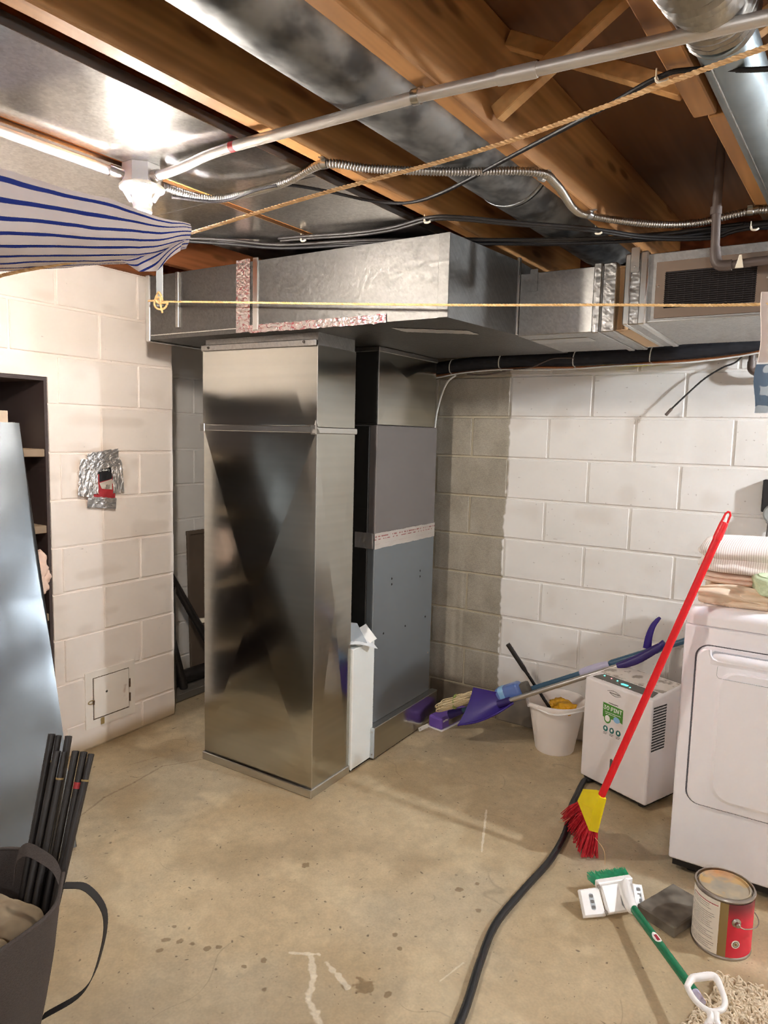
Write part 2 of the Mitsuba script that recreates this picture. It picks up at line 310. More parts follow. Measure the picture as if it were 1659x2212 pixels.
mat('m_bottle', '5E78B8', .18)
mat('m_bottlelabel', '8FC0E6', .4)
mat('m_silver', 'B9B4AE', .3, .9)
mat('m_string', lambda p, n, uv: mix(c3('C9B78E'), c3('E2D4B2'), grain(p, 200)), .9)
mat('m_greenband', '8FA05C', .6)
mat('m_bucket', 'E9E2DC', .4)
mat('m_glove', 'D29A12', .5)
def ribs(p, n, uv): return mix(c3('EFE9E4'), c3('C9BDB8'), .5 + .5 * dr.sin(p.x * 900))
mat('m_towelwhite', ribs, .95)
mat('m_towelpeach', lambda p, n, uv: mix(c3('D9BFAE'), c3('E6D0C0'), fbm(p.x * 80, p.y * 80, p.z * 80, 2)), .95)
mat('m_towelgreen', lambda p, n, uv: mix(c3('A9BE98'), c3('D3E2C3'), fbm(p.x * 120, p.y * 120, p.z * 120, 3)), .95)
mat('m_towelbeige', lambda p, n, uv: mix(c3('D5BFA6'), c3('E5D3BC'), fbm(p.x * 40, p.y * 40, p.z * 40, 2)), .9)
mat('m_pinkcloth', 'E9CDBD', .9)
mat('m_navy', '14161F', .9)
mat('m_rug', lambda p, n, uv: mix(c3('BCA98C'), c3('E4D7C0'), noise(p.x * 60, p.y * 60, p.z * 60)), .95)
def rust_lid(p, n, uv):
    f = fbm(p.x * 30, p.y * 30, 1, 3); c = mix(c3('8C8880'), c3('B9A98C'), f); c = mix(c, c3('D98F3E'), smoothstep(-1.13, -1.06, p.y + .05 * (f - .5)) * smoothstep(1.66, 1.58, p.x) * .8)
    return mix(c, c3('C9A25C'), smoothstep(.6, .75, fbm(p.x * 22 + 4, p.y * 22, 2, 3)) * .6)
mat('m_lid', rust_lid, .5, .35)
mat('m_tin', 'A9A29A', .28, 1.0)
mat('m_labelwhite', 'E6DED2', .5)
mat('m_labelgold', '8A7448', .45)
mat('m_labelred', lambda p, n, uv: mix(c3('D2283F'), c3('6A2430'), smoothstep(.10, .17, p.z)), .4)
mat('m_ink', '6A625C', .6)
mat('m_inkred', '9A2A3A', .6)
mat('m_slab', lambda p, n, uv: mix(c3('40382F'), c3('746D62'), smoothstep(.35, .7, fbm(p.x * 16, p.y * 16, p.z * 16, 3))), .75)
mat('m_shelf', '3A2F2D', .55)
mat('m_shelfedge', '8A7762', .6)
mat('m_doorpaint', lambda p, n, uv: mix(mix(c3('E4DACF'), c3('EEE6DC'), fbm(p.y * 9, p.z * 9, 1, 2)), c3('8A5A24'), smoothstep(.60, .74, fbm(p.y * 34, p.z * 20, 2, 3)) * smoothstep(.06, .0, dr.abs(p.y + 1.2)) * smoothstep(.17, .2, p.z) * smoothstep(.29, .26, p.z)), .5)
mat('m_rust', '4A3420', .8)
mat('m_cardred', '9E2B30', .5)
mat('m_cardgrey', 'BDB3A8', .5)
mat('m_patchblack', '1C1C1F', .45)
mat('m_brownboard', lambda p, n, uv: mix(c3('54473C'), c3('65574A'), fbm(p.y * 6, p.z * 6, 1, 3)), .7)
mat('m_paper', 'DDE0E2', .6)
mat('m_papergrey', 'A9B0B4', .55)
mat('m_stickergreen', '4C8A38', .45)
mat('m_stickerwhite', 'F2F2EE', .45)
mat('m_teal', '2F6A68', .45)
mat('m_shirt', 'E2D6D0', .9)
mat('m_shirtblue', lambda p, n, uv: mix(c3('5B6F86'), c3('A9B6C2'), smoothstep(.5, .56, fbm(p.x * 40, p.y * 40, p.z * 40, 2))), .9)
mat('m_greydisc', '8C8F8C', .4)
def stripes(p, n, uv):
    s = uv.y * 8.5; a = dr.abs(s - dr.floor(s) - .5)
    return mix(c3('D3C9C8'), c3('1B2C78'), smoothstep(.16, .12, a))
mat('m_stripe', stripes, .95)
mat('m_shadowgap', '5A5B62', .9)

# ------------------------------------------------------------------ the setting
BL, CH = .4064, .2032
ZT = 2.175; YB = -6.0; XR = 3.6
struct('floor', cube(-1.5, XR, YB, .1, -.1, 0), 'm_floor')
struct('ceiling', cube(-1.6, XR, YB, .2, 2.425, 2.47), 'm_sub')
for i, x in enumerate(np.arange(-1.6, 3.5, 1.22)):
    for j, y in enumerate((-2.36, -4.8)):
        obj('panel', cham(x, x + 1.217, y, min(y + 2.437, .19), 2.404, 2.4245, .001), 'm_sub', 'ceiling', False)
full_cache = {}
def block_dict(kind, material, w, h):
    key = (kind, material, round(w, 4), round(h, 4))
    if key not in full_cache:
        d = .03
        m = cham(-w / 2, w / 2, -d, 0, -h / 2, h / 2, .0032) if kind == 'y' else cham(-d, 0, -w / 2, w / 2, -h / 2, h / 2, .0032)
        if kind == 'y': m.apply_translation((0, d, 0))
        full_cache[key] = ply(m, material, False)
    return full_cache[key]
J = .005
# back wall: faces at y = 0
struct('wall_back', cube(-1.6, XR, .0065, .2, -.05, ZT), 'm_mortar')
zl = [1.775 - CH * k for k in range(-1, 9)]
rows = [(ZT, zl[0])] + [(zl[i], zl[i + 1]) for i in range(len(zl) - 1)] + [(zl[-1], 0.0)]
for r, (zt, zb) in enumerate(rows):
    k = r - 2                                    # row 0 = between R0 and R1
    off = 0. if k % 2 == 0 else .5
    for i in range(-4, 7):
        x0, x1 = max((i + off) * BL, -1.375), (i + 1 + off) * BL
        if x1 - x0 < .05 or x0 > 2.4: continue
        w, h = x1 - x0 - 2 * J, zt - zb - 2 * J
        obj('block', {**block_dict('y', 'm_block', w, h), 'to_world': T().translate([(x0 + x1) / 2, random.uniform(-.0008, .0008), (zt + zb) / 2])}, None, 'wall_back')
# left wall: face at x = -.991, ends at y = -.921; a shelving niche is let into it
NY0, NY1, NZ0, NZ1 = -3.05, -1.58, .04, 1.672
XL, YE, XA = -.991, -.921, -1.38
pol = Polygon([(YB, -.05), (YE, -.05), (YE, ZT), (YB, ZT)]).difference(sbox(NY0, NZ0, NY1, NZ1))
struct('wall_left', plate(pol, (XA, 0, 0), (0, 1, 0), (0, 0, 1), XL - .0065 - XA), 'm_warmblock')
lz = [1.967 - CH * k for k in range(0, 10)]
rows = [(ZT, lz[0])] + [(lz[i], lz[i + 1]) for i in range(len(lz) - 1)] + [(lz[-1], 0.0)]
for r, (zt, zb) in enumerate(rows):
    off = 0. if r % 2 == 0 else .5
    for i in range(-2, 4):
        y0, y1 = -2.347 + (i + off) * BL, min(-2.347 + (i + 1 + off) * BL, YE)
        if y1 - y0 < .03: continue
        g = sbox(y0 + J, zb + J, y1 - (J if y1 < YE - .001 else 0), zt - J)
        if g.intersects(sbox(NY0, NZ0, NY1, NZ1)):
            g = g.difference(sbox(NY0, NZ0, NY1, NZ1))
            for q in getattr(g, 'geoms', [g]):
                if q.area > .0004: obj('block', plate(q, (XL - .03, 0, 0), (0, 1, 0), (0, 0, 1), .03), 'm_warmblock', 'wall_left', False)
        else:
            w, h = g.bounds[2] - g.bounds[0], g.bounds[3] - g.bounds[1]
            obj('block', {**block_dict('x', 'm_warmblock', w, h), 'to_world': T().translate([XL + random.uniform(-.0006, .0006), (g.bounds[0] + g.bounds[2]) / 2, (zt + zb) / 2])}, None, 'wall_left')
# alcove wall behind it
struct('wall_alcove', cube(XA - .2, XA - .006, YE - .02, .006, -.05, ZT), 'm_mortar')
for r, (zt, zb) in enumerate(rows):
    off = .2 if r % 2 == 0 else .7
    for i in range(-1, 3):
        y0, y1 = max(YE + (i - 1 + off) * BL, YE), min(YE + (i + off) * BL, -.004)
        if y1 - y0 < .03: continue
        w, h = y1 - y0 - 2 * J, zt - zb - 2 * J
        obj('block', {**block_dict('x', 'm_block', w, h), 'to_world': T().translate([XA, (y0 + y1) / 2, (zt + zb) / 2])}, None, 'wall_alcove')
struct('wall_right', cube(XR, XR + .1, YB, .2, -.05, 2.47), 'm_block')  # out of view, closes the room and bounces light
struct('wall_front', cube(-1.6, XR, YB - .1, YB, -.05, 2.47), 'm_block')  # unseen wall behind the camera, bounces light back
struct('trim_1', cham(-1.14, XL + .012, YB, YE + .9, ZT + .001, ZT + .039), 'm_darkwood', 'brown wooden sill plate on top of the left wall')
struct('trim_2', cham(-1.4, XR, .0, .14, ZT + .001, ZT + .039), 'm_darkwood', 'wooden sill plate on top of the back wall')
struct('trim_3', cube(-1.4, XR, .02, .06, ZT + .04, 2.403), 'm_darkwood', 'rim joist above the back wall')
struct('trim_4', cube(-1.06, -1.02, YB, -.02, ZT + .04, 2.403), 'm_darkwood', 'rim joist above the left wall')

# joists run nearly parallel to the left wall
JB, JT, SK = 2.16, 2.402, .05
def jx(xc, y): return xc + SK * (y + 2)
def joist(xc, y0, y1, w, label, m='m_joist'):
    d = unit((SK, 1, 0)); a = np.array([d[1], -d[0], 0])
    mesh = cham(-w / 2, w / 2, 0, (y1 - y0) / d[1], JB, JT, .003)
    solo('floor_joist', oriented(mesh, (jx(xc, y0), y0, 0), a, d, (0, 0, 1)), m, label, 'joist', 'wooden floor joists overhead', smooth=False)
joist(-.690, YB + .02, -.03, .042, 'wooden floor joist nearest the left wall, behind the hanging grey strap', 'm_darkwood')
joist(-.255, YB + .02, -.03, .042, 'wooden floor joist at the left edge of the flat metal ceiling panels', 'm_joist')
joist(.165, YB + .02, -.03, .042, 'orange wooden floor joist between the two flat metal ceiling panels, carrying the bare lampholder', 'm_orange')
joist(.612, YB + .02, -.03, .044, 'wooden floor joist between the flat metal ceiling panel and the big round duct')
joist(1.040, YB + .02, -.03, .046, 'wooden floor joist right of the big round duct, carrying the strapped conduit')
joist(1.473, YB + .02, -1.63, .046, 'wooden floor joist top right that ends over the black cable clip, lapped by another')
joist(1.498, -1.62, -.03, .044, 'wooden floor joist continuing behind the lapped joint, beside the pale vent pipe')
joist(1.925, YB + .02, -.03, .044, 'wooden floor joist at the right, just past the pale vent pipe')
joist(2.795, YB + .02, -.03, .044, 'wooden floor joist far right, carrying the unseen light bulb past the dryer')
def brace(p, q, label):
    solo('wooden_brace', bar(p, q, .034, .030, up=(0, 1, 0)), 'm_brace', label, 'brace', 'cross bridging between the joists', smooth=False)
brace((1.085, -1.80, 2.185), (1.452, -1.86, 2.372), 'wooden bridging brace rising from the joist by the round duct towards the right')
brace((1.080, -1.735, 2.372), (1.462, -1.715, 2.185), 'wooden bridging brace falling from the joist by the round duct to the lapped joist')
brace((1.545, -1.74, 2.372), (1.905, -1.72, 2.185), 'wooden bridging brace behind the pale vent pipe, falling to the right')
brace((1.525, -1.80, 2.19), (1.90, -1.84, 2.372), 'wooden bridging brace behind the pale vent pipe, rising to the right')

# flat sheet-metal panels nailed under the joists (panned return bays)
def pan(x0, x1, y0, y1, label):
    d = unit((SK, 1, 0)); a = np.array([d[1], -d[0], 0]); L = (y1 - y0) / d[1]
    k = thing('ceiling_sheet', label, 'metal panel')
    o = (jx(0, y0), y0, 0); n = max(1, int(L / 1.1)); ys = np.linspace(0, L, n + 1)
    for i in range(n):
        obj('sheet', oriented(cham(x0, x1, ys[i] + .001, ys[i + 1] + (.02 if i < n - 1 else 0), 2.150 - .0016 * (i % 2), 2.1516 - .0016 * (i % 2), .0004), o, a, d, (0, 0, 1)), 'm_pan', k, False)
    obj('edge_flange', oriented(cham(x1 - .0012, x1, 0, L, 2.150, 2.175, .0003), o, a, d, (0, 0, 1)), 'm_darkedge', k, False)
pan(.178, .545, -5.2, -.6, 'flat galvanised sheet between two joists, lit by the lamp glow')
pan(-.238, .146, -5.2, -.6, 'flat galvanised sheet left of the orange joist, above the striped cloth')

# ------------------------------------------------------------------ lamps
def lamp(x, y, zb, rad, label, blabel):
    k = thing('lampholder', label, 'lampholder')
    obj('junction_box', oriented(prism(Polygon([(.051 * math.cos(t), .051 * math.sin(t)) for t in np.arange(8) * math.pi / 4 + math.pi / 8]), .047), (x, y, 2.1025), (1, 0, 0), (0, 1, 0), (0, 0, 1)), 'm_emt', k, False)
    z = 2.102
    pr = [(0, 0), (.054, 0), (.058, -.004), (.057, -.010), (.046, -.014), (.030, -.017), (.026, -.024), (.026, -.046), (.024, -.049), (.0235, -.056), (.025, -.058), (.025, -.066), (.021, -.068), (.0, -.068)]
    obj('socket', lathe([(r, h) for r, h in pr[::-1]], (x, y, z), 40), 'm_porcelain', k, 40)
    for t in (.6, 2.2, 3.7, 5.3):
        a = np.array([math.cos(t), math.sin(t), 0]); obj('rib', bar((x + a[0] * .028, y + a[1] * .028, z - .040), (x + a[0] * .046, y + a[1] * .046, z - .012), .008, .012), 'm_porcelain', k, False)
    b = thing('light_bulb', blabel, 'bulb')
    R = .031; prof = [(0, -R)] + [(R * math.sin(t), -R * math.cos(t)) for t in np.linspace(.15, 2.35, 16)] + [(.0145, .040), (.0135, .048)]
    kk = obj('glass', lathe(prof, (x, y, zb), 32), None, b, True)
    scene[kk]['emitter'] = {'type': 'area', 'radiance': {'type': 'rgb', 'value': list(map(float, rad))}}
    scene[kk]['bsdf'] = {'type': 'diffuse', 'reflectance': {'type': 'rgb', 'value': [.8, .8, .8]}}
    obj('cap', lathe([(0, .0445), (.0135, .0445), (.0135, .0545), (0, .0545)], (x, y, zb), 24), 'm_tin', b)
lamp(*BULBS[0], 'cream porcelain lampholder under a grey box, above the striped cloth', 'warm light bulb in the cream lampholder, hidden by the striped cloth')
lamp(*BULBS[1], 'porcelain lampholder on the joist right of the dryer', 'light bulb hanging right of the dryer')
lamp(*BULBS[2], 'porcelain lampholder at the front right of the basement', 'light bulb at the front right of the basement')
lamp(*BULBS[3], 'porcelain lampholder at the front left of the basement', 'light bulb at the front left of the basement')

# ------------------------------------------------------------------ furnace, drop and trunk duct
ZD = 1.848
k = thing('trunk_duct', 'large rectangular galvanised trunk duct over the furnace, red foil tape on its seam', 'duct')
pts = [(-.735, -1.27), (.700, -1.27), (.757, -.82), (.757, -.225), (-.735, -.225)]
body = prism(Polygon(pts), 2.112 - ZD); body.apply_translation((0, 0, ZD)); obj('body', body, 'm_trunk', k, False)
obj('end_cap', cham(-.750, -.725, -1.276, -.22, ZD - .006, 2.118, .002), 'm_edge', k, False)
obj('corner_strip', cham(.664, .703, -1.2735, -1.268, ZD, 2.112, .001), 'm_trunk', k, False)
obj('drive_cleat', cham(-.135, -.107, -1.278, -1.268, ZD + .004, 2.124, .003), 'm_edge', k, False)
obj('drive_cleat', oriented(cham(-.010, .010, -.005, .005, ZD, 2.125, .002), (.756, -.822, 0), (0, 1, 0), (-1, 0, 0), (0, 0, 1)), 'm_edge', k, False)
obj('stiffener', cham(-.560, -.541, -1.281, -1.268, 1.888, 2.112, .002), 'm_galv', k, False)
def tapestrip(x0, x1, z0, z1, y, nu, nv, seed, amp=.0022):
    m = grid(lambda u, v: np.c_[x0 + (x1 - x0) * u + .002 * (meshkit.noise(np.c_[v * 40, u * 0, v * 0], seed) - .5), np.full(len(u), y) - .0016 - amp * meshkit.fbm(np.c_[u * nu * .5, v * nv * .5, u * 0], 2, seed), z0 + (z1 - z0) * v + .004 * (meshkit.noise(np.c_[u * 40, u * 0, v * 0], seed + 3) - .5)], nu, nv)
    return thick(m, .0004)
obj('foil_tape', tapestrip(-.222, -.150, ZD + .001, 2.122, -1.271, 16, 50, 1), 'm_redtape', k, False, 'crinkled foil tape with red print')
obj('foil_tape', tapestrip(-.150, .47, ZD - .004, ZD + .026, -1.272, 110, 8, 2), 'm_redtape', k, False, 'torn foil tape with red print along the lower edge')
obj('seam', cham(-.735, -.222, -1.2735, -1.268, ZD + .016, ZD + .02, .0005), 'm_edge', k, False)
m = grid(lambda u, v: np.c_[.42 + .22 * u, -1.16 + .10 * v + .16 * u, np.full(len(u), ZD - .0012) - .002 * meshkit.fbm(np.c_[u * 20, v * 6, u * 0], 2, 4)], 30, 8)
obj('foil_tape', thick(m, .0004), 'm_foiltape', k, False)
# second, smaller run to the right
k = thing('branch_duct', 'smaller galvanised duct running right from the trunk duct to a canvas joint', 'duct')
obj('body', cham(.762, 1.075, -.82, -.30, 1.843, 2.066, .002), 'm_galv', k, False)
obj('collar', crumple(cham(1.035, 1.062, -.832, -.29, 1.838, 2.074, .003).subdivide().subdivide().subdivide(), .0015, 60, 2), 'm_oldgalv', k, 20)
obj('collar', crumple(cham(1.066, 1.112, -.828, -.29, 1.840, 2.072, .003).subdivide().subdivide().subdivide(), .0025, 50, 4), 'm_oldgalv', k, 20)
obj('hanger_strap', bar((.815, -.824, 2.00), (.815, -.824, 2.078), .028, .0015, up=(0, 1, 0)), 'm_galv', k, False)
obj('access_plate', oriented(cham(0, .22, -.05, .05, -.003, 0, .001), (.77, -.66, 1.843), (1, 0, 0), (0, 1, 0), (0, 0, 1)), 'm_edge', k, False)
k = thing('canvas_connector', 'sagging tan canvas joint between two galvanised ducts', 'duct connector')
m = grid(lambda u, v: np.c_[1.112 + .056 * u - .012 * np.sin(v * 3.1), -.790 - .06 * u + .05 * np.sin(np.pi * u) * (.5 + .6 * meshkit.fbm(np.c_[v * 4, u * 3, u * 0], 2, 3)), 1.846 + .222 * v], 12, 30)
obj('canvas', thick(m, .002), 'm_canvas', k, 40)
for z in (1.85, 2.062): obj('canvas', cham(1.10, 1.18, -.80, -.32, z - .003, z, .001), 'm_canvas', k, False)
k = thing('return_duct', 'galvanised duct box at the right carrying a brown grille', 'duct')
obj('body', cham(1.235, 1.76, -.93, -.36, 1.846, 2.060, .002), 'm_galv', k, False)
obj('collar', cham(1.168, 1.186, -.944, -.35, 1.842, 2.064, .003), 'm_edge', k, False)
obj('collar', crumple(cham(1.184, 1.222, -.936, -.355, 1.842, 2.066, .003).subdivide().subdivide().subdivide(), .002, 50, 7), 'm_oldgalv', k, 20)
obj('collar', crumple(cham(1.216, 1.240, -.948, -.345, 1.840, 2.068, .004).subdivide().subdivide().subdivide(), .0012, 50, 8), 'm_edge', k, 20)
obj('hanger_strap', bar((1.198, -.9425, 2.005), (1.198, -.9425, 2.082), .026, .0016, up=(0, 1, 0)), 'm_edge', k, False)
obj('hanger_strap', lathe([(0, 0), (.004, 0), (.003, .002), (0, .0025)], (0, 0, 0), 10).apply_transform(trimesh.transformations.rotation_matrix(math.pi / 2, (1, 0, 0))).apply_translation((1.198, -.943, 2.022)), 'm_tin', k)
obj('lower_flange', cham(1.245, 1.76, -.934, -.928, 1.846, 1.852, .001), 'm_edge', k, False)
g = thing('air_grille', 'brown return air grille with black slots on the right-hand duct', 'grille')
fr = sbox(1.264, 1.857, 1.585, 2.030).difference(sbox(1.292, 1.886, 1.548, 1.998))
obj('frame', plate(fr, (0, -.931, 0), (1, 0, 0), (0, 0, 1), .006), 'm_grille', g, False)
obj('backing', cube(1.285, 1.555, -.9318, -.9305, 1.88, 2.004), 'm_grilledark', g, False)
for i in range(17): obj('slat', oriented(cham(1.290, 1.550, -.0028, .0028, -.0008, .0008, .0003), (0, -.9352, 1.8905 + i * .0064), (1, 0, 0), (0, math.cos(.5), -math.sin(.5)), (0, math.sin(.5), math.cos(.5))), 'm_grilledark', g, False)
for i in range(11): obj('bar', cham(1.303 + i * .0235, 1.3045 + i * .0235, -.9345, -.9325, 1.886, 1.998, .0002), 'm_shelf', g, False)
for x in (1.272, 1.577): obj('screw', lathe([(0, 0), (.0035, 0), (.002, .0016), (0, .002)], (0, 0, 0), 10).apply_transform(trimesh.transformations.rotation_matrix(math.pi / 2, (1, 0, 0))).apply_translation((x, -.937, 1.955)), 'm_tin', g)

# return drop: tall sheet-metal box, front and side faces cross-broken like shallow pyramids
def crossbreak(o, ux, uy, w, h, rise, n=26):
    def f(u, v):
        d = np.minimum(np.minimum(u, 1 - u), np.minimum(v, 1 - v)) * 2
        P = np.asarray(o)[None] + np.outer(u * w, ux) + np.outer(v * h, uy) + np.outer(d * rise, np.cross(ux, uy)); return P
    V = [np.asarray(o, float) + a * w * np.asarray(ux) + b * h * np.asarray(uy) for a, b in ((0, 0), (1, 0), (1, 1), (0, 1))]
    V.append(np.asarray(o, float) + .5 * w * np.asarray(ux) + .5 * h * np.asarray(uy) + rise * np.cross(ux, uy))
    return trimesh.Trimesh(V, [(0, 1, 4), (1, 2, 4), (2, 3, 4), (3, 0, 4)], process=False)
k = thing('return_drop', 'tall shiny sheet-metal return drop with cross-creased front, left of the furnace', 'duct')
x0, x1, y0, y1 = -.500, .108, -1.185, -.922
low = cube(x0 + .001, x1 - .001, y0 + .006, y1, .0, 1.476); obj('lower_body', low, 'm_sheet', k, False)
obj('front_panel', crossbreak((x0, y0 + .005, .035), (1, 0, 0), (0, 0, 1), x1 - x0, 1.44, .019), 'm_sheet', k, False)
obj('side_panel', crossbreak((x1 - .001, y0 + .004, .035), (0, 1, 0), (0, 0, 1), y1 - y0 - .004, 1.44, .007), 'm_sheet', k, False)
obj('base_flange', cham(x0 - .006, x1 + .006, y0 - .006, y1 + .002, .0, .036, .003), 'm_edge', k, False)
obj('upper_body', cube(x0 - .006, x1, y0 + .006, y1 - .004, 1.478, 1.80), 'm_sheet', k, False)
obj('upper_panel', trimesh.Trimesh([(x0 - .006, y0 + .005, 1.485), (x1, y0 + .005, 1.485), (x1, y0 + .005, 1.80), (x0 - .006, y0 + .005, 1.80), (-.05, y0 + .001, 1.80), (.055, y0 + .003, 1.50)], [(0, 5, 4), (0, 4, 3), (0, 1, 5), (1, 2, 4), (1, 4, 5)], process=False), 'm_sheet', k, False)
obj('drive_cleat', cham(x0 - .016, x1 + .008, y0 - .004, y0 + .010, 1.468, 1.494, .003), 'm_edge', k, False)
obj('drive_cleat', cham(x1 - .004, x1 + .008, y0, y1 + .006, 1.466, 1.492, .003), 'm_edge', k, False)
for xx in (x0 - .014, x1 - .022): obj('folded_tab', cham(xx, xx + .028, y0 - .007, y0 + .002, 1.462, 1.500, .003), 'm_edge', k, False)
obj('corner_tab', hull([(x1 - .012, y0 - .008, 1.468), (x1 + .012, y0 - .008, 1.468), (x1 + .002, y0 - .004, 1.520), (x1 + .010, y0 + .012, 1.468), (x1 - .012, y0 + .004, 1.468)]), 'm_edge', k, False)
obj('top_collar', cube(x0 + .004, x1 - .004, y0 + .012, y1 - .008, 1.80, ZD), 'm_galv', k, False)
cl = obj('top_cleat', oriented(cham(0, .612, -.006, .004, -.013, .013, .003), (x0 - .005, y0 - .001, 1.812), unit((.612, 0, -.004)), (0, 1, 0), unit((.004, 0, .612))), 'm_galv', k, False)
for xx in (-.46, .05): obj('screw', lathe([(0, 0), (.006, 0), (.005, .004), (0, .005)], (0, 0, 0), 10).apply_transform(trimesh.transformations.rotation_matrix(math.pi / 2, (1, 0, 0))).apply_translation((xx, y0 - .007, 1.812)), 'm_darkedge', k)
obj('side_seam', cham(x1 - .001, x1 + .003, y0 + .003, y0 + .007, .04, 1.466, .0005), 'm_edge', k, False)
obj('side_seam', cham(x1 - .001, x1 + .003, y0 + .003, y0 + .007, 1.494, 1.80, .0005), 'm_edge', k, False)
# filter cabinet
k = thing('filter_cabinet', 'narrow white filter cabinet between the sheet-metal drop and the furnace', 'filter cabinet')
obj('body', rbox(-.47, .118, -.919, -.748, .012, .553, .004, 2), 'm_white', k, 30)
obj('base_rail', cube(-.46, .108, -.915, -.752, 0, .013), 'm_black', k, False)
obj('front_edge', cham(.1165, .1195, -.921, -.913, .012, .553, .0008), 'm_stickerwhite', k, False)
def sheetpaper(c, ux, uy, w, h, bend, seed):
    ux, uy = unit(ux), unit(uy); n = np.cross(ux, uy)
    return thick(grid(lambda u, v: np.asarray(c)[None] + np.outer((u - .5) * w, ux) + np.outer((v - .5) * h, uy) + np.outer(bend * (np.sin(u * 2.6 + seed) + .6 * v * v), n), 12, 12), .0006)
solo('paper_sheet', sheetpaper((.085, -.845, .575), (.5, .86, -.12), (-.85, .4, .35), .15, .12, .016, 1), 'm_paper', 'loose white paper lying on top of the white filter cabinet', 'paper', 'papers on the filter cabinet')
solo('manual_booklet', cat_([sheetpaper((.068, -.875, .612 + .0016 * i), (.45, .85, -.22), (-.75, .3, .62), .13, .105, .006, 2 + .1 * i) for i in range(5)]), 'm_papergrey', 'grey booklet with a yellow dot propped on the white filter cabinet', 'booklet', 'papers on the filter cabinet')
solo('paper_sheet', sheetpaper((.095, -.815, .585), (.3, .9, .2), (-.8, .2, .5), .10, .09, .01, 4), 'm_stickerwhite', 'folded white leaflet behind the loose paper on the filter cabinet', 'paper', 'papers on the filter cabinet')
y_ = unit((-.75, .3, .62)); x_ = unit((.45, .85, -.22)); n_ = np.cross(x_, y_)
scene_key = 'manual_booklet'
obj('yellow_dot', plate(Polygon([(.011 * math.cos(t), .011 * math.sin(t)) for t in np.arange(16) * math.pi / 8]), np.array((.068, -.875, .612)) + n_ * .0145 - x_ * .022 + y_ * .01, x_, np.cross(n_, x_), .0006), 'm_yellow', scene_key, False)
# furnace cabinet, its supply plenum and plinth
k = thing('furnace', 'grey steel furnace cabinet with a foil-taped seam, standing on a sheet-metal plinth', 'furnace')
obj('coil_case', cham(-.43, .100, -.742, -.190, .998, 1.510, .003), 'm_furnace', k, False)
obj('blower_case', cham(-.43, .100, -.742, -.188, .151, .997, .003), 'm_furnacelow', k, False)
obj('front_door', cham(-.42, .066, -.752, -.741, .56, 1.505, .003), 'm_shadedface', k, False)  # coloured as dark as the shaded gap in front of it
obj('supply_plenum', cham(-.42, .100, -.742, -.222, 1.512, ZD, .002), 'm_sheet', k, False)
obj('plenum_panel', trimesh.Trimesh([(.1005, -.742, 1.515), (.1005, -.222, 1.515), (.1005, -.222, ZD - .02), (.1005, -.742, ZD - .02), (.1085, -.52, 1.73)], [(0, 1, 4), (1, 2, 4), (2, 3, 4), (3, 0, 4)], process=False), 'm_sheet', k, False)
obj('plenum_front', trimesh.Trimesh([(-.42, -.7425, 1.515), (.099, -.7425, 1.515), (.099, -.7425, ZD - .02), (-.42, -.7425, ZD - .02), (-.15, -.7495, 1.68)], [(0, 1, 4), (1, 2, 4), (2, 3, 4), (3, 0, 4)], process=False), 'm_shadedface', k, False)  # dark overlay on the metal plenum, gap shade in its colour
obj('plenum_flange', cham(-.43, .106, -.748, -.215, ZD - .022, ZD - .002, .002), 'm_galv', k, False)
obj('plenum_seam', cham(.097, .104, -.746, -.738, 1.512, ZD - .02, .001), 'm_edge', k, False)
mt = grid(lambda u, v: np.c_[np.full(len(u), .1012) + .0014 * meshkit.fbm(np.c_[u * 24, v * 8, u * 0], 2, 9), -.745 + .556 * u, .963 + .07 * v + .003 * (meshkit.noise(np.c_[u * 20, u * 0, v * 3], 4) - .5)], 60, 8)
obj('foil_tape', thick(mt, .0004), 'm_tapeprint', k, False, 'foil tape printed with small red lettering')
mt = grid(lambda u, v: np.c_[.101 - .10 * u, np.full(len(u), -.7530) - .001 * meshkit.fbm(np.c_[u * 14, v * 8, u * 0], 2, 3), .965 + .07 * v], 20, 8)
obj('foil_tape', thick(mt, .0004), 'm_foiltape', k, False)
for (y, z) in ((-.588, .807), (-.588, .780), (-.322, .804), (-.321, .775), (-.452, .552), (-.649, .560), (-.254, .557)):
    obj('screw_hole', oriented(lathe([(0, 0), (.0055, 0), (.0045, .001), (0, .001)], (0, 0, 0), 14), (.1002, y, z), (0, 1, 0), (0, 0, 1), (1, 0, 0)), 'm_black', k)
obj('screw', oriented(lathe([(0, 0), (.005, 0), (.004, .002), (0, .003)], (0, 0, 0), 14), (.1002, -.215, .36), (0, 1, 0), (0, 0, 1), (1, 0, 0)), 'm_tin', k)
obj('plinth', cham(-.44, .133, -.760, -.158, .004, .150, .003), 'm_sheet', k, False)
obj('plinth_end', cham(.112, .137, -.768, -.759, .012, .152, .002), 'm_papergrey', k, False)
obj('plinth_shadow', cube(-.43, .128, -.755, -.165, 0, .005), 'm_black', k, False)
obj('plinth_lip', cham(.100, .135, -.760, -.158, .150, .1525, .0008), 'm_edge', k, False)
for z in (.03, .135): obj('screw', oriented(lathe([(0, 0), (.004, 0), (.003, .002), (0, .0025)], (0, 0, 0), 12), (.128, -.7685, z), (1, 0, 0), (0, 0, -1), (0, -1, 0)), 'm_tin', k)

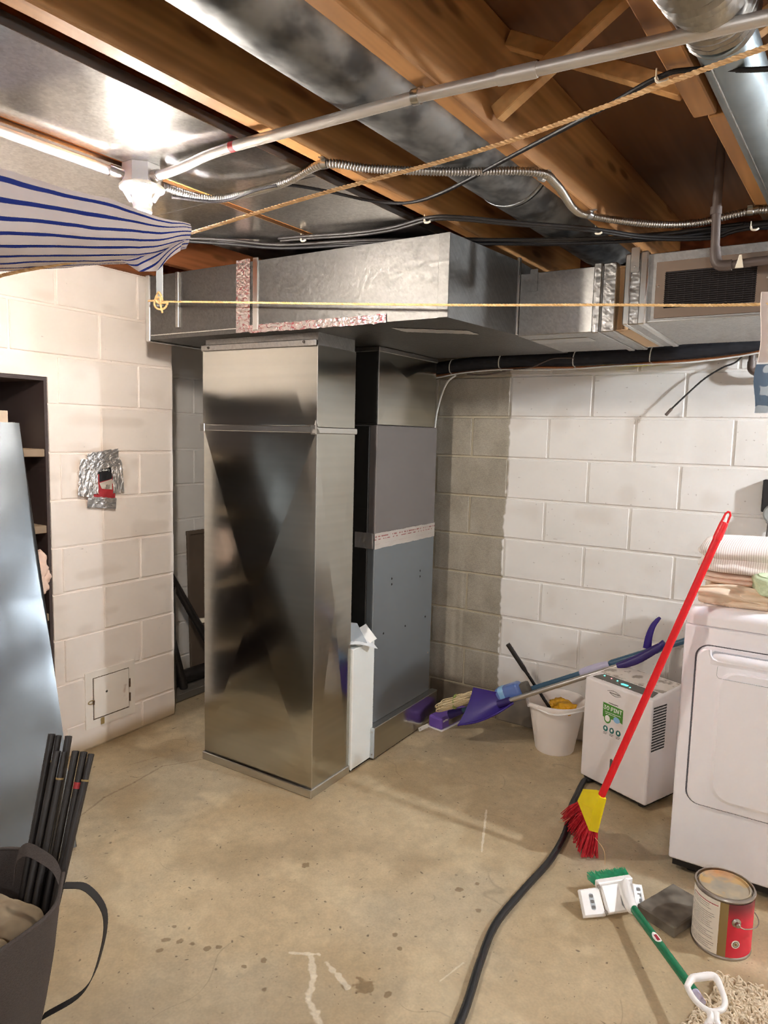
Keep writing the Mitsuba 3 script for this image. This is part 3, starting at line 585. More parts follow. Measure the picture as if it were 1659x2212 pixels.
# ------------------------------------------------------------------ round duct, vent pipe, drain pipes
def along(xc, y, z): return np.array([xc + SK * (y + 1.5), y, z])
k = thing('round_duct', 'large round mottled galvanised duct hanging between two joists', 'duct')
yy = np.linspace(-5.6, -.35, 40)
obj('pipe', tube([along(.905, y, 2.273) for y in yy], .123, 48), 'm_duct', k, True)
for y in (-1.30, -2.6): obj('seam_band', tube([along(.905, y - .012, 2.273), along(.905, y, 2.273), along(.905, y + .012, 2.273)], [.1238, .1256, .1238], 48), 'm_duct', k, True)
k = thing('vent_pipe', 'narrow pale grey vent pipe running beside the lapped joist at top right', 'pipe')
obj('pipe', tube([along(1.578, y, 2.183) for y in np.linspace(-1.93, -.25, 12)], .050, 32), 'm_ventpipe', k, True)
obj('seam', tube([along(1.578 - .02, y, 2.183 - .0465) for y in np.linspace(-1.9, -.25, 4)], .002, 6), 'm_oldgalv', k)
k = thing('foil_hose', 'crumpled foil dryer hose joining the pale vent pipe at top right', 'hose')
yy = np.linspace(-2.5, -1.92, 90)
m = tube([along(1.578, y, 2.185) + np.array([0, 0, .01 * math.sin(y * 9)]) for y in yy], [.055 + .008 * (0.5 + .5 * math.sin(y * 330)) + .01 * meshkit.noise(np.array([y * 9, 1, 2])) for y in yy], 40)
obj('hose', crumple(m, .006, 22, 5), 'm_oldgalv', k, 40)
def pipeline(name, P, r, m, label, cat, n=8):
    return solo(name, tube(spline(P, n), r, 20), m, label, cat)
k = thing('drain_pipe', 'dark iron pipe that drops in front of the brown grille and turns right', 'pipe')
obj('pipe', tube(np.vstack([[(1.438, -1.02, 2.40)], spline([(1.438, -1.02, 2.15), (1.442, -1.02, 2.03), (1.446, -1.02, 2.00), (1.456, -1.02, 1.984), (1.475, -1.02, 1.981), (1.55, -1.02, 1.984)], 8), [(2.3, -1.02, 2.0)]]), .0125, 20), 'm_brownpipe', k, 40)
obj('elbow', tube(spline([(1.4415, -1.02, 2.035), (1.446, -1.02, 2.002), (1.456, -1.02, 1.985), (1.475, -1.02, 1.981), (1.49, -1.02, 1.981)], 8), .0155, 20), 'm_brownpipe', k, 40)
obj('coupling', rod((1.437, -1.02, 2.128), (1.437, -1.02, 2.150), .016), 'm_brownpipe', k)
solo('pipe_clip', hull([(1.50, -1.036, 1.968), (1.522, -1.036, 1.968), (1.515, -1.036, 2.004), (1.509, -1.036, 2.004), (1.50, -1.032, 1.968), (1.522, -1.032, 1.968), (1.515, -1.032, 2.004), (1.509, -1.032, 2.004)]), 'm_clip', 'small white clip on the dark iron pipe before the grille', 'clip')
k = thing('elbow_pipe', 'dark iron pipe with an elbow against the back wall at the right edge', 'pipe')
obj('pipe', tube(np.vstack([[(1.478, -.07, 2.0)], spline([(1.474, -.07, 1.83), (1.473, -.07, 1.80), (1.476, -.07, 1.772), (1.50, -.07, 1.755), (1.54, -.07, 1.752)], 8), [(1.9, -.07, 1.75)]]), .0135, 20), 'm_brownpipe', k, 40)
obj('elbow', tube(spline([(1.4735, -.07, 1.803), (1.476, -.07, 1.772), (1.50, -.07, 1.756), (1.515, -.07, 1.753)], 8), .017, 20), 'm_brownpipe', k, 40)

# ------------------------------------------------------------------ conduits and cables
k = thing('conduit', 'straight grey metal conduit crossing under the joists from the lampholder to top right', 'conduit')
P = np.vstack([spline([(.238, -2.045, 2.118), (.29, -2.046, 2.118), (.36, -2.05, 2.122), (.44, -2.053, 2.131), (.52, -2.055, 2.134)], 6), [(1.03, -2.056, 2.134), (1.64, -2.012, 2.134), (2.6, -1.95, 2.134)]])
obj('pipe', tube(P, .0118, 24), 'm_emt', k, 40)
obj('coupling', tube([(1.195, -2.0441, 2.134), (1.2, -2.0438, 2.134), (1.265, -2.039, 2.134), (1.27, -2.0387, 2.134)], [.0135, .0142, .0142, .0135], 24), 'm_emt', k, 40)
obj('connector', tube([(.236, -2.045, 2.118), (.256, -2.045, 2.118)], .0155, 20), 'm_tin', k)
obj('pipe_strap', tube([(1.018, -2.0562, 2.134), (1.034, -2.0555, 2.134)], .0150, 24), 'm_edge', k)
obj('pipe_strap', cham(1.018, 1.034, -2.0450, -2.030, 2.148, 2.159, .001), 'm_edge', k, False)
mm = tube([(.520, -2.0551, 2.134), (.536, -2.0551, 2.134)], .01195, 24, caps=False); obj('inspection_sticker', mm, 'm_cardred', k, 40)
k = thing('conduit', 'painted white conduit running along the orange joist to the left of the lampholder', 'conduit')
obj('pipe', tube(np.vstack([[along(.178, y, 2.128) for y in np.linspace(-4.4, -2.13, 8)], [(.160, -2.092, 2.124)]]), .0118, 20), 'm_whitepipe', k, 40)
obj('connector', tube([(.1535, -2.116, 2.126), (.168, -2.085, 2.122)], .0155, 16), 'm_tin', k)
def corrugated(P, r, pitch, n=12):
    S = spline(P, 24); L = np.r_[0, np.cumsum(np.linalg.norm(np.diff(S, axis=0), axis=1))]; N = int(L[-1] / (pitch / 5)); s = np.linspace(0, L[-1], N)
    Q = np.c_[[np.interp(s, L, S[:, i]) for i in range(3)]].T
    return tube(Q, r * (1 + .16 * np.sin(2 * np.pi * s / pitch)), n)
k = thing('armoured_cable', 'ribbed grey metal-clad cable snaking from the lampholder to the right under the joists', 'cable')
BX = [(.20, -1.99, 2.118), (.205, -1.93, 2.118), (.215, -1.87, 2.120), (.262, -1.825, 2.122), (.391, -1.814, 2.128), (.494, -1.818, 2.133), (.631, -1.836, 2.147), (.735, -1.780, 2.136), (.882, -1.684, 2.134), (1.075, -1.545, 2.144), (1.099, -1.437, 2.144), (1.077, -1.208, 2.145), (1.104, -1.11, 2.146), (1.24, -.986, 2.138), (1.366, -.942, 2.134), (1.519, -.953, 2.145), (1.60, -.930, 2.146), (2.2, -.80, 2.14)]
obj('jacket', corrugated(BX, .0098, .0075), 'm_flex', k, 60)
def strapclip(p, d, r, m='m_edge'):
    d = unit(d); p = np.asarray(p, float)
    c = tube([p - d * .007, p + d * .007], r, 16); a = unit(np.cross(d, (0, 0, 1)))
    return cat_([c, oriented(cham(0, .024, -.007, .007, r - .003, r - .001, .0004), p, a, d, np.cross(a, d))])
for p, d in (((.631, -1.836, 2.147), (1, .2, 0)), ((1.085, -1.50, 2.144), (.4, 1, 0)), ((1.100, -1.13, 2.146), (.5, 1, 0)), ((1.519, -.953, 2.145), (1, .05, 0))):
    solo('cable_strap', strapclip(p, d, .0118), 'm_edge', {.631: 'shiny strap holding the ribbed cable under the joist left of the round duct', 1.085: 'shiny strap holding the ribbed cable where it bends right of the round duct', 1.1: 'shiny strap holding the ribbed cable where it levels off above the canvas joint', 1.519: 'shiny strap holding the ribbed cable under the lapped joist at right'}[p[0]], 'cable strap')
CB = [(-.40, -1.70, 2.13), (-.212, -1.56, 2.138), (-.085, -1.45, 2.136), (.067, -1.335, 2.134), (.352, -1.245, 2.130), (.653, -1.130, 2.128), (.919, -.960, 2.132), (1.208, -.872, 2.134), (1.481, -.83, 2.141), (1.56, -.815, 2.142), (2.3, -.65, 2.14)]
for i, (dy, dz) in enumerate(((0, 0), (.013, .004), (-.013, -.001), (.004, -.010), (.022, -.006))):
    q = spline([np.array(p) + [0, dy, dz + .003 * math.sin(3 * j + i)] for j, p in enumerate(CB)], 6)
    solo('black_cable', tube(q, .0058, 8), 'm_cable' if i % 2 else 'm_cablesheen', ('black cable at the middle of the flat bundle across the trunk duct front', 'black cable second from the back in the flat bundle across the trunk duct', 'black cable at the front of the flat bundle across the trunk duct', 'lowest black cable of the flat bundle across the trunk duct', 'black cable at the back of the flat bundle across the trunk duct')[i], 'cable', 'bundle of black cables over the trunk duct')
C2 = [(.10, -1.40, 2.135), (.205, -1.372, 2.136), (.374, -1.349, 2.132), (.517, -1.325, 2.136), (.659, -1.330, 2.147), (.759, -1.300, 2.142), (.875, -1.213, 2.134), (1.078, -1.06, 2.128), (1.224, -.91, 2.122), (1.40, -.82, 2.122), (1.56, -.86, 2.130), (2.2, -.75, 2.13)]
for i, (dy, dz) in enumerate(((0, 0), (.011, -.005))):
    q = spline([np.array(p) + [0, dy + .004 * math.sin(4 * j), dz] for j, p in enumerate(C2)], 6)
    solo('black_cable', tube(q, .0054, 8), 'm_cablesheen', ('front cable of the shiny black pair stapled above the trunk duct', 'rear cable of the shiny black pair stapled above the trunk duct')[i], 'cable', 'pair of black cables above the bundle')
C3 = [(.235, -1.985, 2.085), (.31, -1.88, 2.092), (.412, -1.838, 2.12), (.484, -1.807, 2.128), (.546, -1.726, 2.128), (.617, -1.603, 2.126), (.719, -1.57, 2.114), (.844, -1.587, 2.120), (1.063, -1.668, 2.142), (1.328, -1.827, 2.136), (1.448, -1.885, 2.143), (1.511, -1.883, 2.143), (1.70, -1.83, 2.13), (2.2, -1.78, 2.14)]
for i, (dy, dz, j0) in enumerate(((0, 0, 0), (.010, .003, 5))):
    q = spline([np.array(p) + [0, dy, dz] for p in C3[j0:]], 8)
    solo('brown_cable', tube(q, .0042, 8), 'm_cable', ('thin dark cable looping from the lampholder under the round duct to top right', 'thin dark cable sagging under the round duct beside another up to top right')[i], 'cable')
def staple(p, label):
    p = np.asarray(p, float); m = cat_([tube(spline([p + [-.010, 0, .004], p + [-.006, -.003, -.006], p + [.004, -.003, -.008], p + [.012, 0, -.004]], 5), .0032, 8), rod(p + [-.010, 0, .004], p + [-.010, 0, .020], .0016, 6)])
    solo('cable_staple', m, 'm_clip', label, 'staple')
for p, l in (((-.222, -1.575, 2.126), 'white cable staple beside the end of the striped cloth'), ((.19, -1.375, 2.128), 'white cable staple under the orange joist above the trunk duct'), ((.652, -1.335, 2.137), 'white cable staple under the joist left of the round duct'), ((1.100, -1.03, 2.122), 'white cable staple under the joist above the canvas joint'), ((1.525, -.865, 2.120), 'white cable staple under the lapped joist at right'), ((1.455, -1.888, 2.138), 'white cable clip under the lapped joist at top right')): staple(p, l)
# insulated line set behind the furnace
IL = [(-.12, -.105, 1.80), (.04, -.10, 1.811), (.185, -.10, 1.827), (.383, -.10, 1.850), (.569, -.10, 1.868), (.746, -.10, 1.857), (.934, -.10, 1.850), (1.109, -.10, 1.853), (1.256, -.10, 1.862), (1.43, -.10, 1.877), (1.65, -.10, 1.90), (2.3, -.10, 1.93)]
IL = [(x, y, min(z, 1.836) if x < .76 else z - .012) for x, y, z in IL]
k = thing('refrigerant_line', 'thick black insulated pipe with white ties along the top of the back wall', 'pipe')
obj('insulation', tube(spline(IL, 8), .0325, 24), 'm_foam', k, True)
for x in (.126, .391, .753, 1.087):
    z = np.interp(x, [p[0] for p in IL], [p[2] for p in IL]); R = .0345
    obj('cable_tie', tube([(x + .004 * math.sin(t), -.10 + R * math.cos(t), z + R * math.sin(t)) for t in np.linspace(0, 2 * np.pi, 28)], .0026, 6), 'm_whitewire', k)
    obj('cable_tie', rod((x + .002, -.115, z - R), (x + .012, -.125, z - R - .012), .003, 8), 'm_whitewire', k)
low = [(x, y - .012, z - .037) for x, y, z in IL]
solo('copper_line', tube(spline([np.array(p) + [0, 0, .003 * math.sin(i * 2)] for i, p in enumerate(low)], 6), .0048, 10), 'm_copper', 'thin copper pipe strapped under the black insulated pipe', 'pipe')
solo('white_wire', tube(spline([np.array(p) + [0, -.014, -.008 - .004 * math.sin(i * 1.7)] for i, p in enumerate(low)], 6), .0034, 8), 'm_whitewire', 'white wire strapped under the black insulated pipe', 'wire')
solo('brown_wire', tube(spline([(.22, -.12, 1.778), (.32, -.125, 1.772), (.45, -.125, 1.792), (.56, -.14, 1.80), (.66, -.142, 1.835), (.76, -.135, 1.836)], 8), .0032, 8), 'm_brownpipe', 'loose brown wire drooping under the black insulated pipe', 'wire')
solo('white_tube', tube(spline([(.045, -.125, 1.44), (.048, -.122, 1.50), (.058, -.12, 1.592), (.084, -.12, 1.685), (.115, -.12, 1.745), (.158, -.12, 1.775)], 8), .0048, 10), 'm_whitewire', 'white tube curving down beside the furnace plenum', 'tube')
solo('yellow_hose', tube(spline([(.76, -.045, 1.845), (.815, -.04, 1.828), (.921, -.04, 1.816), (1.002, -.04, 1.812), (1.081, -.04, 1.815), (1.138, -.04, 1.824), (1.2, -.045, 1.85)], 8), .012, 16), 'm_yellowhose', 'yellow hose sagging below the black insulated pipe', 'hose')
k = thing('loose_cable', 'black cable hanging loose across the white back wall, bare plug at its end', 'cable')
obj('cord', tube(spline([(1.174, -.06, 1.610), (1.227, -.06, 1.667), (1.295, -.06, 1.735), (1.363, -.06, 1.781), (1.414, -.06, 1.804), (1.45, -.065, 1.85), (1.48, -.08, 1.93)], 8), .0036, 10), 'm_black', k, 40)
obj('plug', rod((1.176, -.06, 1.612), (1.153, -.06, 1.584), .0065, 12), 'm_brownpipe', k)

# ------------------------------------------------------------------ clotheslines and laundry
def twist(P, r, n=10, seed=0):
    S = spline(P, n); L = np.r_[0, np.cumsum(np.linalg.norm(np.diff(S, axis=0), axis=1))]; N = int(L[-1] / .006); s = np.linspace(0, L[-1], N)
    Q = np.c_[[np.interp(s, L, S[:, i]) for i in range(3)]].T
    st = []
    for q in (0, 2 * np.pi / 3, 4 * np.pi / 3):
        t = unit(Q[-1] - Q[0]); a = unit(np.cross(t, (0, 0, 1))); b = np.cross(t, a)
        st.append(tube(Q + np.outer(np.cos(s * 200 + q), a) * r * .5 + np.outer(np.sin(s * 200 + q), b) * r * .5, r * .56, 6))
    return cat_(st)
R1 = [(-.30, -2.20, 1.868), (-.10, -2.24, 1.868), (.19, -2.145, 1.905), (.31, -2.03, 1.962), (.70, -1.965, 2.022), (1.15, -1.925, 2.066), (1.62, -1.99, 2.098), (2.1, -2.05, 2.115)]
solo('clothesline', twist(R1, .0048), 'm_rope', 'tan twisted clothesline slanting from the striped cloth up to top right', 'rope')
R2 = [(-.585, -1.343, 1.985), (-.2, -1.34, 1.953), (.35, -1.338, 1.905), (.794, -1.337, 1.868), (1.2, -1.337, 1.838), (1.617, -1.337, 1.808), (2.4, -1.337, 1.78)]
solo('clothesline', twist(R2, .0040), 'm_ropeyellow', 'yellowish clothesline stretched level across the trunk duct, knotted at the left strap', 'rope')
kn = [(-.60 + .03 * math.cos(t) + .004 * t, -1.352 - .006 * math.sin(2 * t), 1.985 + .034 * math.sin(t)) for t in np.linspace(0, 6.0, 22)] + [(-.585, -1.36, 1.975), (-.598, -1.362, 1.99), (-.575, -1.362, 1.995), (-.572, -1.36, 1.965), (-.562, -1.36, 1.935)]
obj('knot', tube(spline([np.array(p) + [.018, 0, 0] for p in kn], 5), .0042, 8), 'm_ropeyellow', 'clothesline_001', 40)
obj('tail', rod((-.64, -1.35, 1.99), (-.58, -1.352, 1.988), .0042, 8), 'm_ropeyellow', 'clothesline_001')
solo('hanging_strap', cham(-.609, -.569, -1.337, -1.332, 1.968, 2.28, .002).union(cham(-.668, -.60, -1.337, -1.332, 2.20, 2.28, .002)) if False else cat_([cham(-.609, -.569, -1.337, -1.332, 1.968, 2.28, .002), cham(-.640, -.604, -1.3365, -1.3325, 2.21, 2.28, .001)]), 'm_labelgold' if False else 'm_papergrey', 'flat grey strap with a rope knotted round it, by the trunk duct', 'strap', smooth=False)
# striped cloth slung from the line in front of the lamp
left = np.array([(.085, -2.36, 2.062), (.075, -2.385, 2.015), (.062, -2.40, 1.965), (.055, -2.40, 1.925), (.04, -2.375, 1.897), (.01, -2.34, 1.882), (-.03, -2.30, 1.876), (-.07, -2.26, 1.874), (-.10, -2.235, 1.874)])
mid = np.array([(.345, -2.140, 1.985), (.336, -2.145, 1.968), (.322, -2.148, 1.948), (.306, -2.145, 1.930), (.287, -2.135, 1.916), (.265, -2.12, 1.905), (.245, -2.10, 1.899), (.228, -2.085, 1.896), (.212, -2.075, 1.896)])
right = np.array([(.395, -2.062, 1.974), (.392, -2.060, 1.966), (.388, -2.057, 1.958), (.382, -2.053, 1.951), (.372, -2.048, 1.942), (.362, -2.042, 1.935), (.350, -2.035, 1.930), (.338, -2.028, 1.928), (.326, -2.020, 1.928)])
ext = left + (left - mid) * 1.6; ext[:, 2] = left[:, 2] + (left - mid)[:, 2] * .9
def interp_rows(v, A):
    s = np.linspace(0, 1, len(A)); return np.c_[[np.interp(v, s, A[:, i]) for i in range(3)]].T
def clothf(u, v):
    A, B, C_, D = (interp_rows(v, q) for q in (ext, left, mid, right)); U = u[:, None]
    t0, t1 = .50, .86
    P = np.where(U < t0, A + (B - A) * (U / t0), np.where(U < t1, B + (C_ - B) * ((U - t0) / (t1 - t0)), C_ + (D - C_) * ((U - t1) / (1 - t1))))
    w = meshkit.fbm(np.c_[u * 8, v * 4, u * 0], 3, 3) - .5
    return P + np.c_[0 * u, w * .012, w * .014 + .004 * np.sin(u * 40) * np.clip((u - .8) * 5, 0, 1)]
nu, nv = 80, 40
cm = grid(clothf, nu, nv)
uu, vv = np.meshgrid(np.linspace(0, 1, nu), np.linspace(0, 1, nv), indexing='ij'); UV = np.c_[uu.ravel(), vv.ravel()]
kc = thing('striped_cloth', 'white cloth with navy stripes slung over the clothesline under the lampholder', 'cloth')
obj('sling', cm, 'm_stripe', kc, True, uv=UV)
def flap(u, v):
    top = interp_rows(u, np.array([(.205, -2.12, 1.902), (.25, -2.10, 1.915), (.31, -2.065, 1.938), (.37, -2.045, 1.952)])); bot = interp_rows(u, np.array([(.215, -2.12, 1.892), (.27, -2.10, 1.862), (.30, -2.08, 1.868), (.362, -2.05, 1.915)]))
    V = v[:, None]; P = top + (bot - top) * V; w = np.sin(u * 11 + 1) * .006; return P + np.c_[-.01 * v, -.012 * np.sin(v * 2.5) + w * v, 0 * v]
n1, n2 = 36, 16; fm = grid(flap, n1, n2); a, b = np.meshgrid(np.linspace(0, 1, n1), np.linspace(0, 1, n2), indexing='ij')
obj('hanging_corner', fm, 'm_stripe', kc, True, uv=np.c_[b.ravel(), (a.ravel() * .35 + b.ravel() * .35 + .05)])
# garment hanging at the right edge
k = thing('hanging_garment', 'white and blue garment hanging from the level clothesline at the right edge', 'garment')
def gar(z0, z1, x0, x1, seed):
    def f(u, v): return np.c_[x0 + (x1 - x0) * u + .004 * np.sin(v * 5 + seed), -1.337 + .012 * np.sin(u * 14 + seed) - .01 * np.sin(v * 3), z0 + (z1 - z0) * v]
    return thick(grid(f, 40, 20), .004)
obj('body', gar(1.668, 1.838, 1.604, 1.95, 0), 'm_shirt', k, 40)
obj('lower_part', gar(1.545, 1.664, 1.602, 1.93, 1), 'm_shirtblue', k, 40)

# ------------------------------------------------------------------ left wall: niche shelving, patch, clean-out door
k = thing('shelving_unit', 'dark brown shelving unit built into the opening in the left wall', 'shelf')
X1 = XL - .006
obj('side_panel', cube(XA + .012, X1, NY1 - .014, NY1 - .0005, NZ0, NZ1 - .016), 'm_shelf', k, False)
obj('side_panel', cube(XA + .012, X1, NY0 + .0005, NY0 + .014, NZ0, NZ1 - .016), 'm_shelf', k, False)
obj('back_panel', cube(XA + .001, XA + .012, NY0, NY1, NZ0, NZ1), 'm_shelf', k, False)
obj('top_panel', cube(XA + .012, X1, NY0, NY1, NZ1 - .016, NZ1 - .0005), 'm_shelf', k, False)
for zz in (1.358, 1.036, .655, .30): obj('shelf_board', cham(XA + .012, X1 - .004, NY0 + .0145, NY1 - .0145, zz - .016, zz + .016, .002), 'm_shelfedge', k, False)
obj('base_panel', cube(XA + .012, X1, NY0 + .0145, NY1 - .0145, NZ0, NZ0 + .02), 'm_shelf', k, False)
def rag(c, s, seed, m, n=40):
    sp = trimesh.creation.icosphere(4); V = sp.vertices * np.asarray(s)
    V = V + sp.vertices * ((meshkit.fbm(sp.vertices * 2.4 + seed, 3, seed) - .5)[:, None] * .9 * np.asarray(s)); sp.vertices = V + np.asarray(c); return sp
m = rag((-1.015, -1.655, .835), (.06, .07, .10), 3, None); m.vertices[:, 1] = np.minimum(m.vertices[:, 1], -1.5955 + np.maximum(0, m.vertices[:, 0] + .985) * .6)
solo('pink_cloth', m, 'm_pinkcloth', 'crumpled pale pink cloth spilling out of the dark wall shelf', 'cloth', smooth=60)
m = rag((-1.06, -1.675, .712), (.07, .07, .045), 5, None); m.vertices[:, 2] = np.maximum(m.vertices[:, 2], .6722); m.vertices[:, 1] = np.minimum(m.vertices[:, 1], -1.5955)
solo('navy_cloth', m, 'm_navy', 'folded navy cloth under the pink cloth on the wall shelf', 'cloth', smooth=60)
solo('wooden_block', cham(-1.24, -1.16, -1.76, -1.655, 1.3745, 1.53, .002), 'm_towelbeige', 'small beige box on the top shelf behind the leaning sheet', 'box', smooth=False)
# foil patch
k = thing('foil_patch', 'crinkled foil tape patch over a cut-out of red and black packaging on the left wall', 'patch')
def fp(y0, y1, z0, z1, dx, seed, ang=0, amp=.004, m='m_foiltape'):
    def f(u, v):
        y, z = (u - .5) * (y1 - y0), (v - .5) * (z1 - z0); c, s = math.cos(ang), math.sin(ang)
        y, z = y * c - z * s, y * s + z * c; q = meshkit.fbm(np.c_[u * 9, v * 9, u * 0], 3, seed)
        return np.c_[XL + dx + amp * q, (y0 + y1) / 2 + y + .004 * (meshkit.noise(np.c_[v * 22, v * 0, u * 3], seed) - .5), (z0 + z1) / 2 + z + .004 * (meshkit.noise(np.c_[u * 22, v * 0, v * 3], seed + 1) - .5)]
    return thick(grid(f, 26, 26), .0005)
obj('tape', fp(-1.41, -1.25, 1.286, 1.366, .012, 1, .14, .008), 'm_foiltape', k, False)
obj('tape', fp(-1.455, -1.378, 1.165, 1.328, .012, 2, -.10, .008), 'm_foiltape', k, False)
obj('tape', fp(-1.288, -1.230, 1.175, 1.322, .012, 3, .09, .006), 'm_foiltape', k, False)
obj('tape', fp(-1.416, -1.268, 1.108, 1.158, .012, 4, -.12, .006), 'm_foiltape', k, False)
obj('card', cham(XL + .008, XL + .0105, -1.408, -1.270, 1.140, 1.300, .0005), 'm_cardred', k, False, 'red card')
obj('black_panel', plate(Polygon([(-1.372, 1.298), (-1.286, 1.298), (-1.286, 1.240), (-1.352, 1.226), (-1.352, 1.262), (-1.372, 1.262)]), (XL + .0105, 0, 0), (0, 1, 0), (0, 0, 1), .0006), 'm_patchblack', k, False)
obj('grey_panel', plate(Polygon([(-1.352, 1.222), (-1.286, 1.238), (-1.286, 1.190), (-1.340, 1.196)]), (XL + .0105, 0, 0), (0, 1, 0), (0, 0, 1), .0006), 'm_cardgrey', k, False)
obj('barcode', cat_([cube(XL + .011, XL + .0117, -1.318 + i * .0028, -1.3166 + i * .0028, 1.193, 1.212) for i in range(7)]), 'm_ink', k, False)
obj('lettering', text('Lamp GI', .010, (XL + .0111, -1.328, 1.283), (0, -1, 0), (0, 0, -1), .0005), 'm_stickerwhite', k, False)
obj('tape', fp(-1.400, -1.362, 1.175, 1.29, .014, 6, .0, .006), 'm_foiltape', k, False)
# clean-out door
k = thing('cleanout_door', 'small painted chimney clean-out door with a rusty edge low on the left wall', 'door')
frp = Polygon([(-1.440, .097), (-1.173, .097), (-1.173, .362), (-1.440, .362)]).difference(Polygon([(-1.402, .132), (-1.204, .132), (-1.204, .331), (-1.402, .331)]))
obj('frame', plate(frp, (XL, 0, 0), (0, 1, 0), (0, 0, 1), .005), 'm_doorpaint', k, False)
obj('leaf', cham(XL + .0005, XL + .0075, -1.3965, -1.2090, .1385, .3265, .001), 'm_doorpaint', k, False)
obj('gap', plate(Polygon([(-1.403, .131), (-1.203, .131), (-1.203, .332), (-1.403, .332)]), (XL - .0005, 0, 0), (0, 1, 0), (0, 0, 1), .0012), 'm_rust', k, False)
obj('knob_hole', oriented(lathe([(0, 0), (.006, 0), (.004, .002), (0, .002)], (0, 0, 0), 14), (XL + .0072, -1.331, .251), (0, 1, 0), (0, 0, 1), (1, 0, 0)), 'm_darkedge', k)
obj('latch', tube([(XL + .008, -1.412 + .016 * math.cos(t), .222 + .008 * math.sin(t)) for t in np.linspace(0, 6.28, 16)], .0022, 6), 'm_labelgold', k)
obj('latch', cham(XL + .005, XL + .011, -1.406, -1.396, .208, .228, .002), 'm_rust', k, False)
for z in (.185, .255): obj('hinge', rod((XL + .007, -1.203, z - .02), (XL + .007, -1.203, z + .02), .004, 10), 'm_rust', k)
obj('hinge', cham(XL + .004, XL + .010, -1.365, -1.345, .100, .133, .003), 'm_labelgold', k, False)

# ------------------------------------------------------------------ leaning sheet at left
k = thing('metal_sheet', 'large shiny sheet-metal panel leaning against the wall shelf at the left edge', 'metal sheet')
A0 = np.array((-.340, -1.930, .012)); A1 = np.array((-.800, -1.821, 1.476)); e = unit(A1 - A0); dl = unit((-.233, -.97, 0)); H = np.linalg.norm(A1 - A0); dl = unit(dl - e * (dl @ e)); nn = np.cross(e, dl); nn = nn if nn[0] > 0 else -nn
def lean(a, b, c, d, e0, e1, bev=.0004): return oriented(cham(a, b, c, d, e0, e1, bev), A0, dl, e, np.cross(dl, e))
sg = 1 if np.cross(dl, e) @ nn > 0 else -1
def sheetf(u, v):
    P = A0[None] + np.outer(u * .80, dl) + np.outer(v * H, e); bow = .018 * np.sin(np.pi * v) + .012 * np.sin(2.2 * np.pi * v + 1.5 * u) * (1 - u); return P + np.outer(bow, nn)
obj('face', thick(grid(sheetf, 30, 50), .0012), 'm_satin', k, True)
obj('side_flange', thick(grid(lambda u, v: A0[None] + np.outer(v * H, e) + np.outer(.018 * np.sin(np.pi * v) - .030 * u, nn) + np.outer(-.0015 + 0 * u, dl), 6, 50), .0012), 'm_darkedge', k, True)
obj('side_flange', thick(grid(lambda u, v: A0[None] + np.outer(v * H * .93, e) + np.outer(.018 * np.sin(np.pi * v * .93) - .034 - .018 * u, nn) + np.outer(-.010 + 0 * u, dl), 6, 50), .0012), 'm_darkedge', k, True)
obj('top_hem', oriented(cham(.012, .80, H - .022, H + .003, -.0025, .0025, .001), A0 + nn * .001, dl, e, np.cross(dl, e)), 'm_edge', k, False)

# ------------------------------------------------------------------ bag with poles
BC = np.array((.245, -2.588))
def bagr(z): return .12 + .085 * min(1, z / .42) + .003
k = thing('fabric_bag', 'dark brown open fabric bag holding poles and tan cloth at the lower left', 'bag')
na = 64; zs = np.r_[np.linspace(.0, .42, 22), .424, .42, np.linspace(.40, .06, 12)]; V = []
for i, z in enumerate(zs):
    inn = i > 22
    for t in np.arange(na) / na * 2 * np.pi:
        r = bagr(z) - (.006 if inn else 0) + .006 * math.sin(3 * t + 5 * z) * (z / .42) + .004 * math.sin(7 * t + 11 * z)
        V.append((BC[0] + r * math.cos(t), BC[1] + r * math.sin(t), z + (.006 * math.sin(2 * t + .4) if z > .3 else 0)))
F = []
for i in range(len(zs) - 1):
    for j in range(na):
        q = (j + 1) % na; F += [(i * na + j, i * na + q, (i + 1) * na + q), (i * na + j, (i + 1) * na + q, (i + 1) * na + j)]
V += [(BC[0], BC[1], .0), (BC[0], BC[1], .06)]; c0, c1 = len(V) - 2, len(V) - 1; L_ = (len(zs) - 1) * na
for j in range(na): q = (j + 1) % na; F += [(c0, q, j), (c1, L_ + j, L_ + q)]
obj('body', trimesh.Trimesh(V, F, process=False), 'm_bag', k, 50)
obj('rim', tube([(BC[0] + (bagr(.42) - .003 + .006 * math.sin(3 * t + 2.1) + .004 * math.sin(7 * t + 4.62)) * math.cos(t), BC[1] + (bagr(.42) - .003 + .006 * math.sin(3 * t + 2.1) + .004 * math.sin(7 * t + 4.62)) * math.sin(t), .422 + .006 * math.sin(2 * t + .4)) for t in np.arange(72) / 72 * 2 * np.pi], .0045, 8, closed=True), 'm_bag', k, 50)
t0 = math.radians(62); P0 = np.array((BC[0] + .2 * math.cos(t0), BC[1] + .2 * math.sin(t0), .40))
vis = np.array((.84, .53, 0))
obj('handle', ribbon(spline([P0, P0 + vis * .045 + [0, .01, -.012], P0 + vis * .085 + [0, .012, -.075], P0 + vis * .085 + [0, .0, -.165], P0 + vis * .045 + [.01, -.01, -.255], P0 + [-.02, -.05, -.31]], 8), .024, np.array((-.53, .84, .0))), 'm_strap', k, 50)
obj('handle', ribbon(spline([(.282, -2.496, .440), (.283, -2.492, .470), (.286, -2.487, .495), (.303, -2.475, .508), (.332, -2.459, .494), (.357, -2.446, .474), (.369, -2.440, .445)], 8), .028, np.array((-.30, .45, .84))), 'm_bag', k, 50)
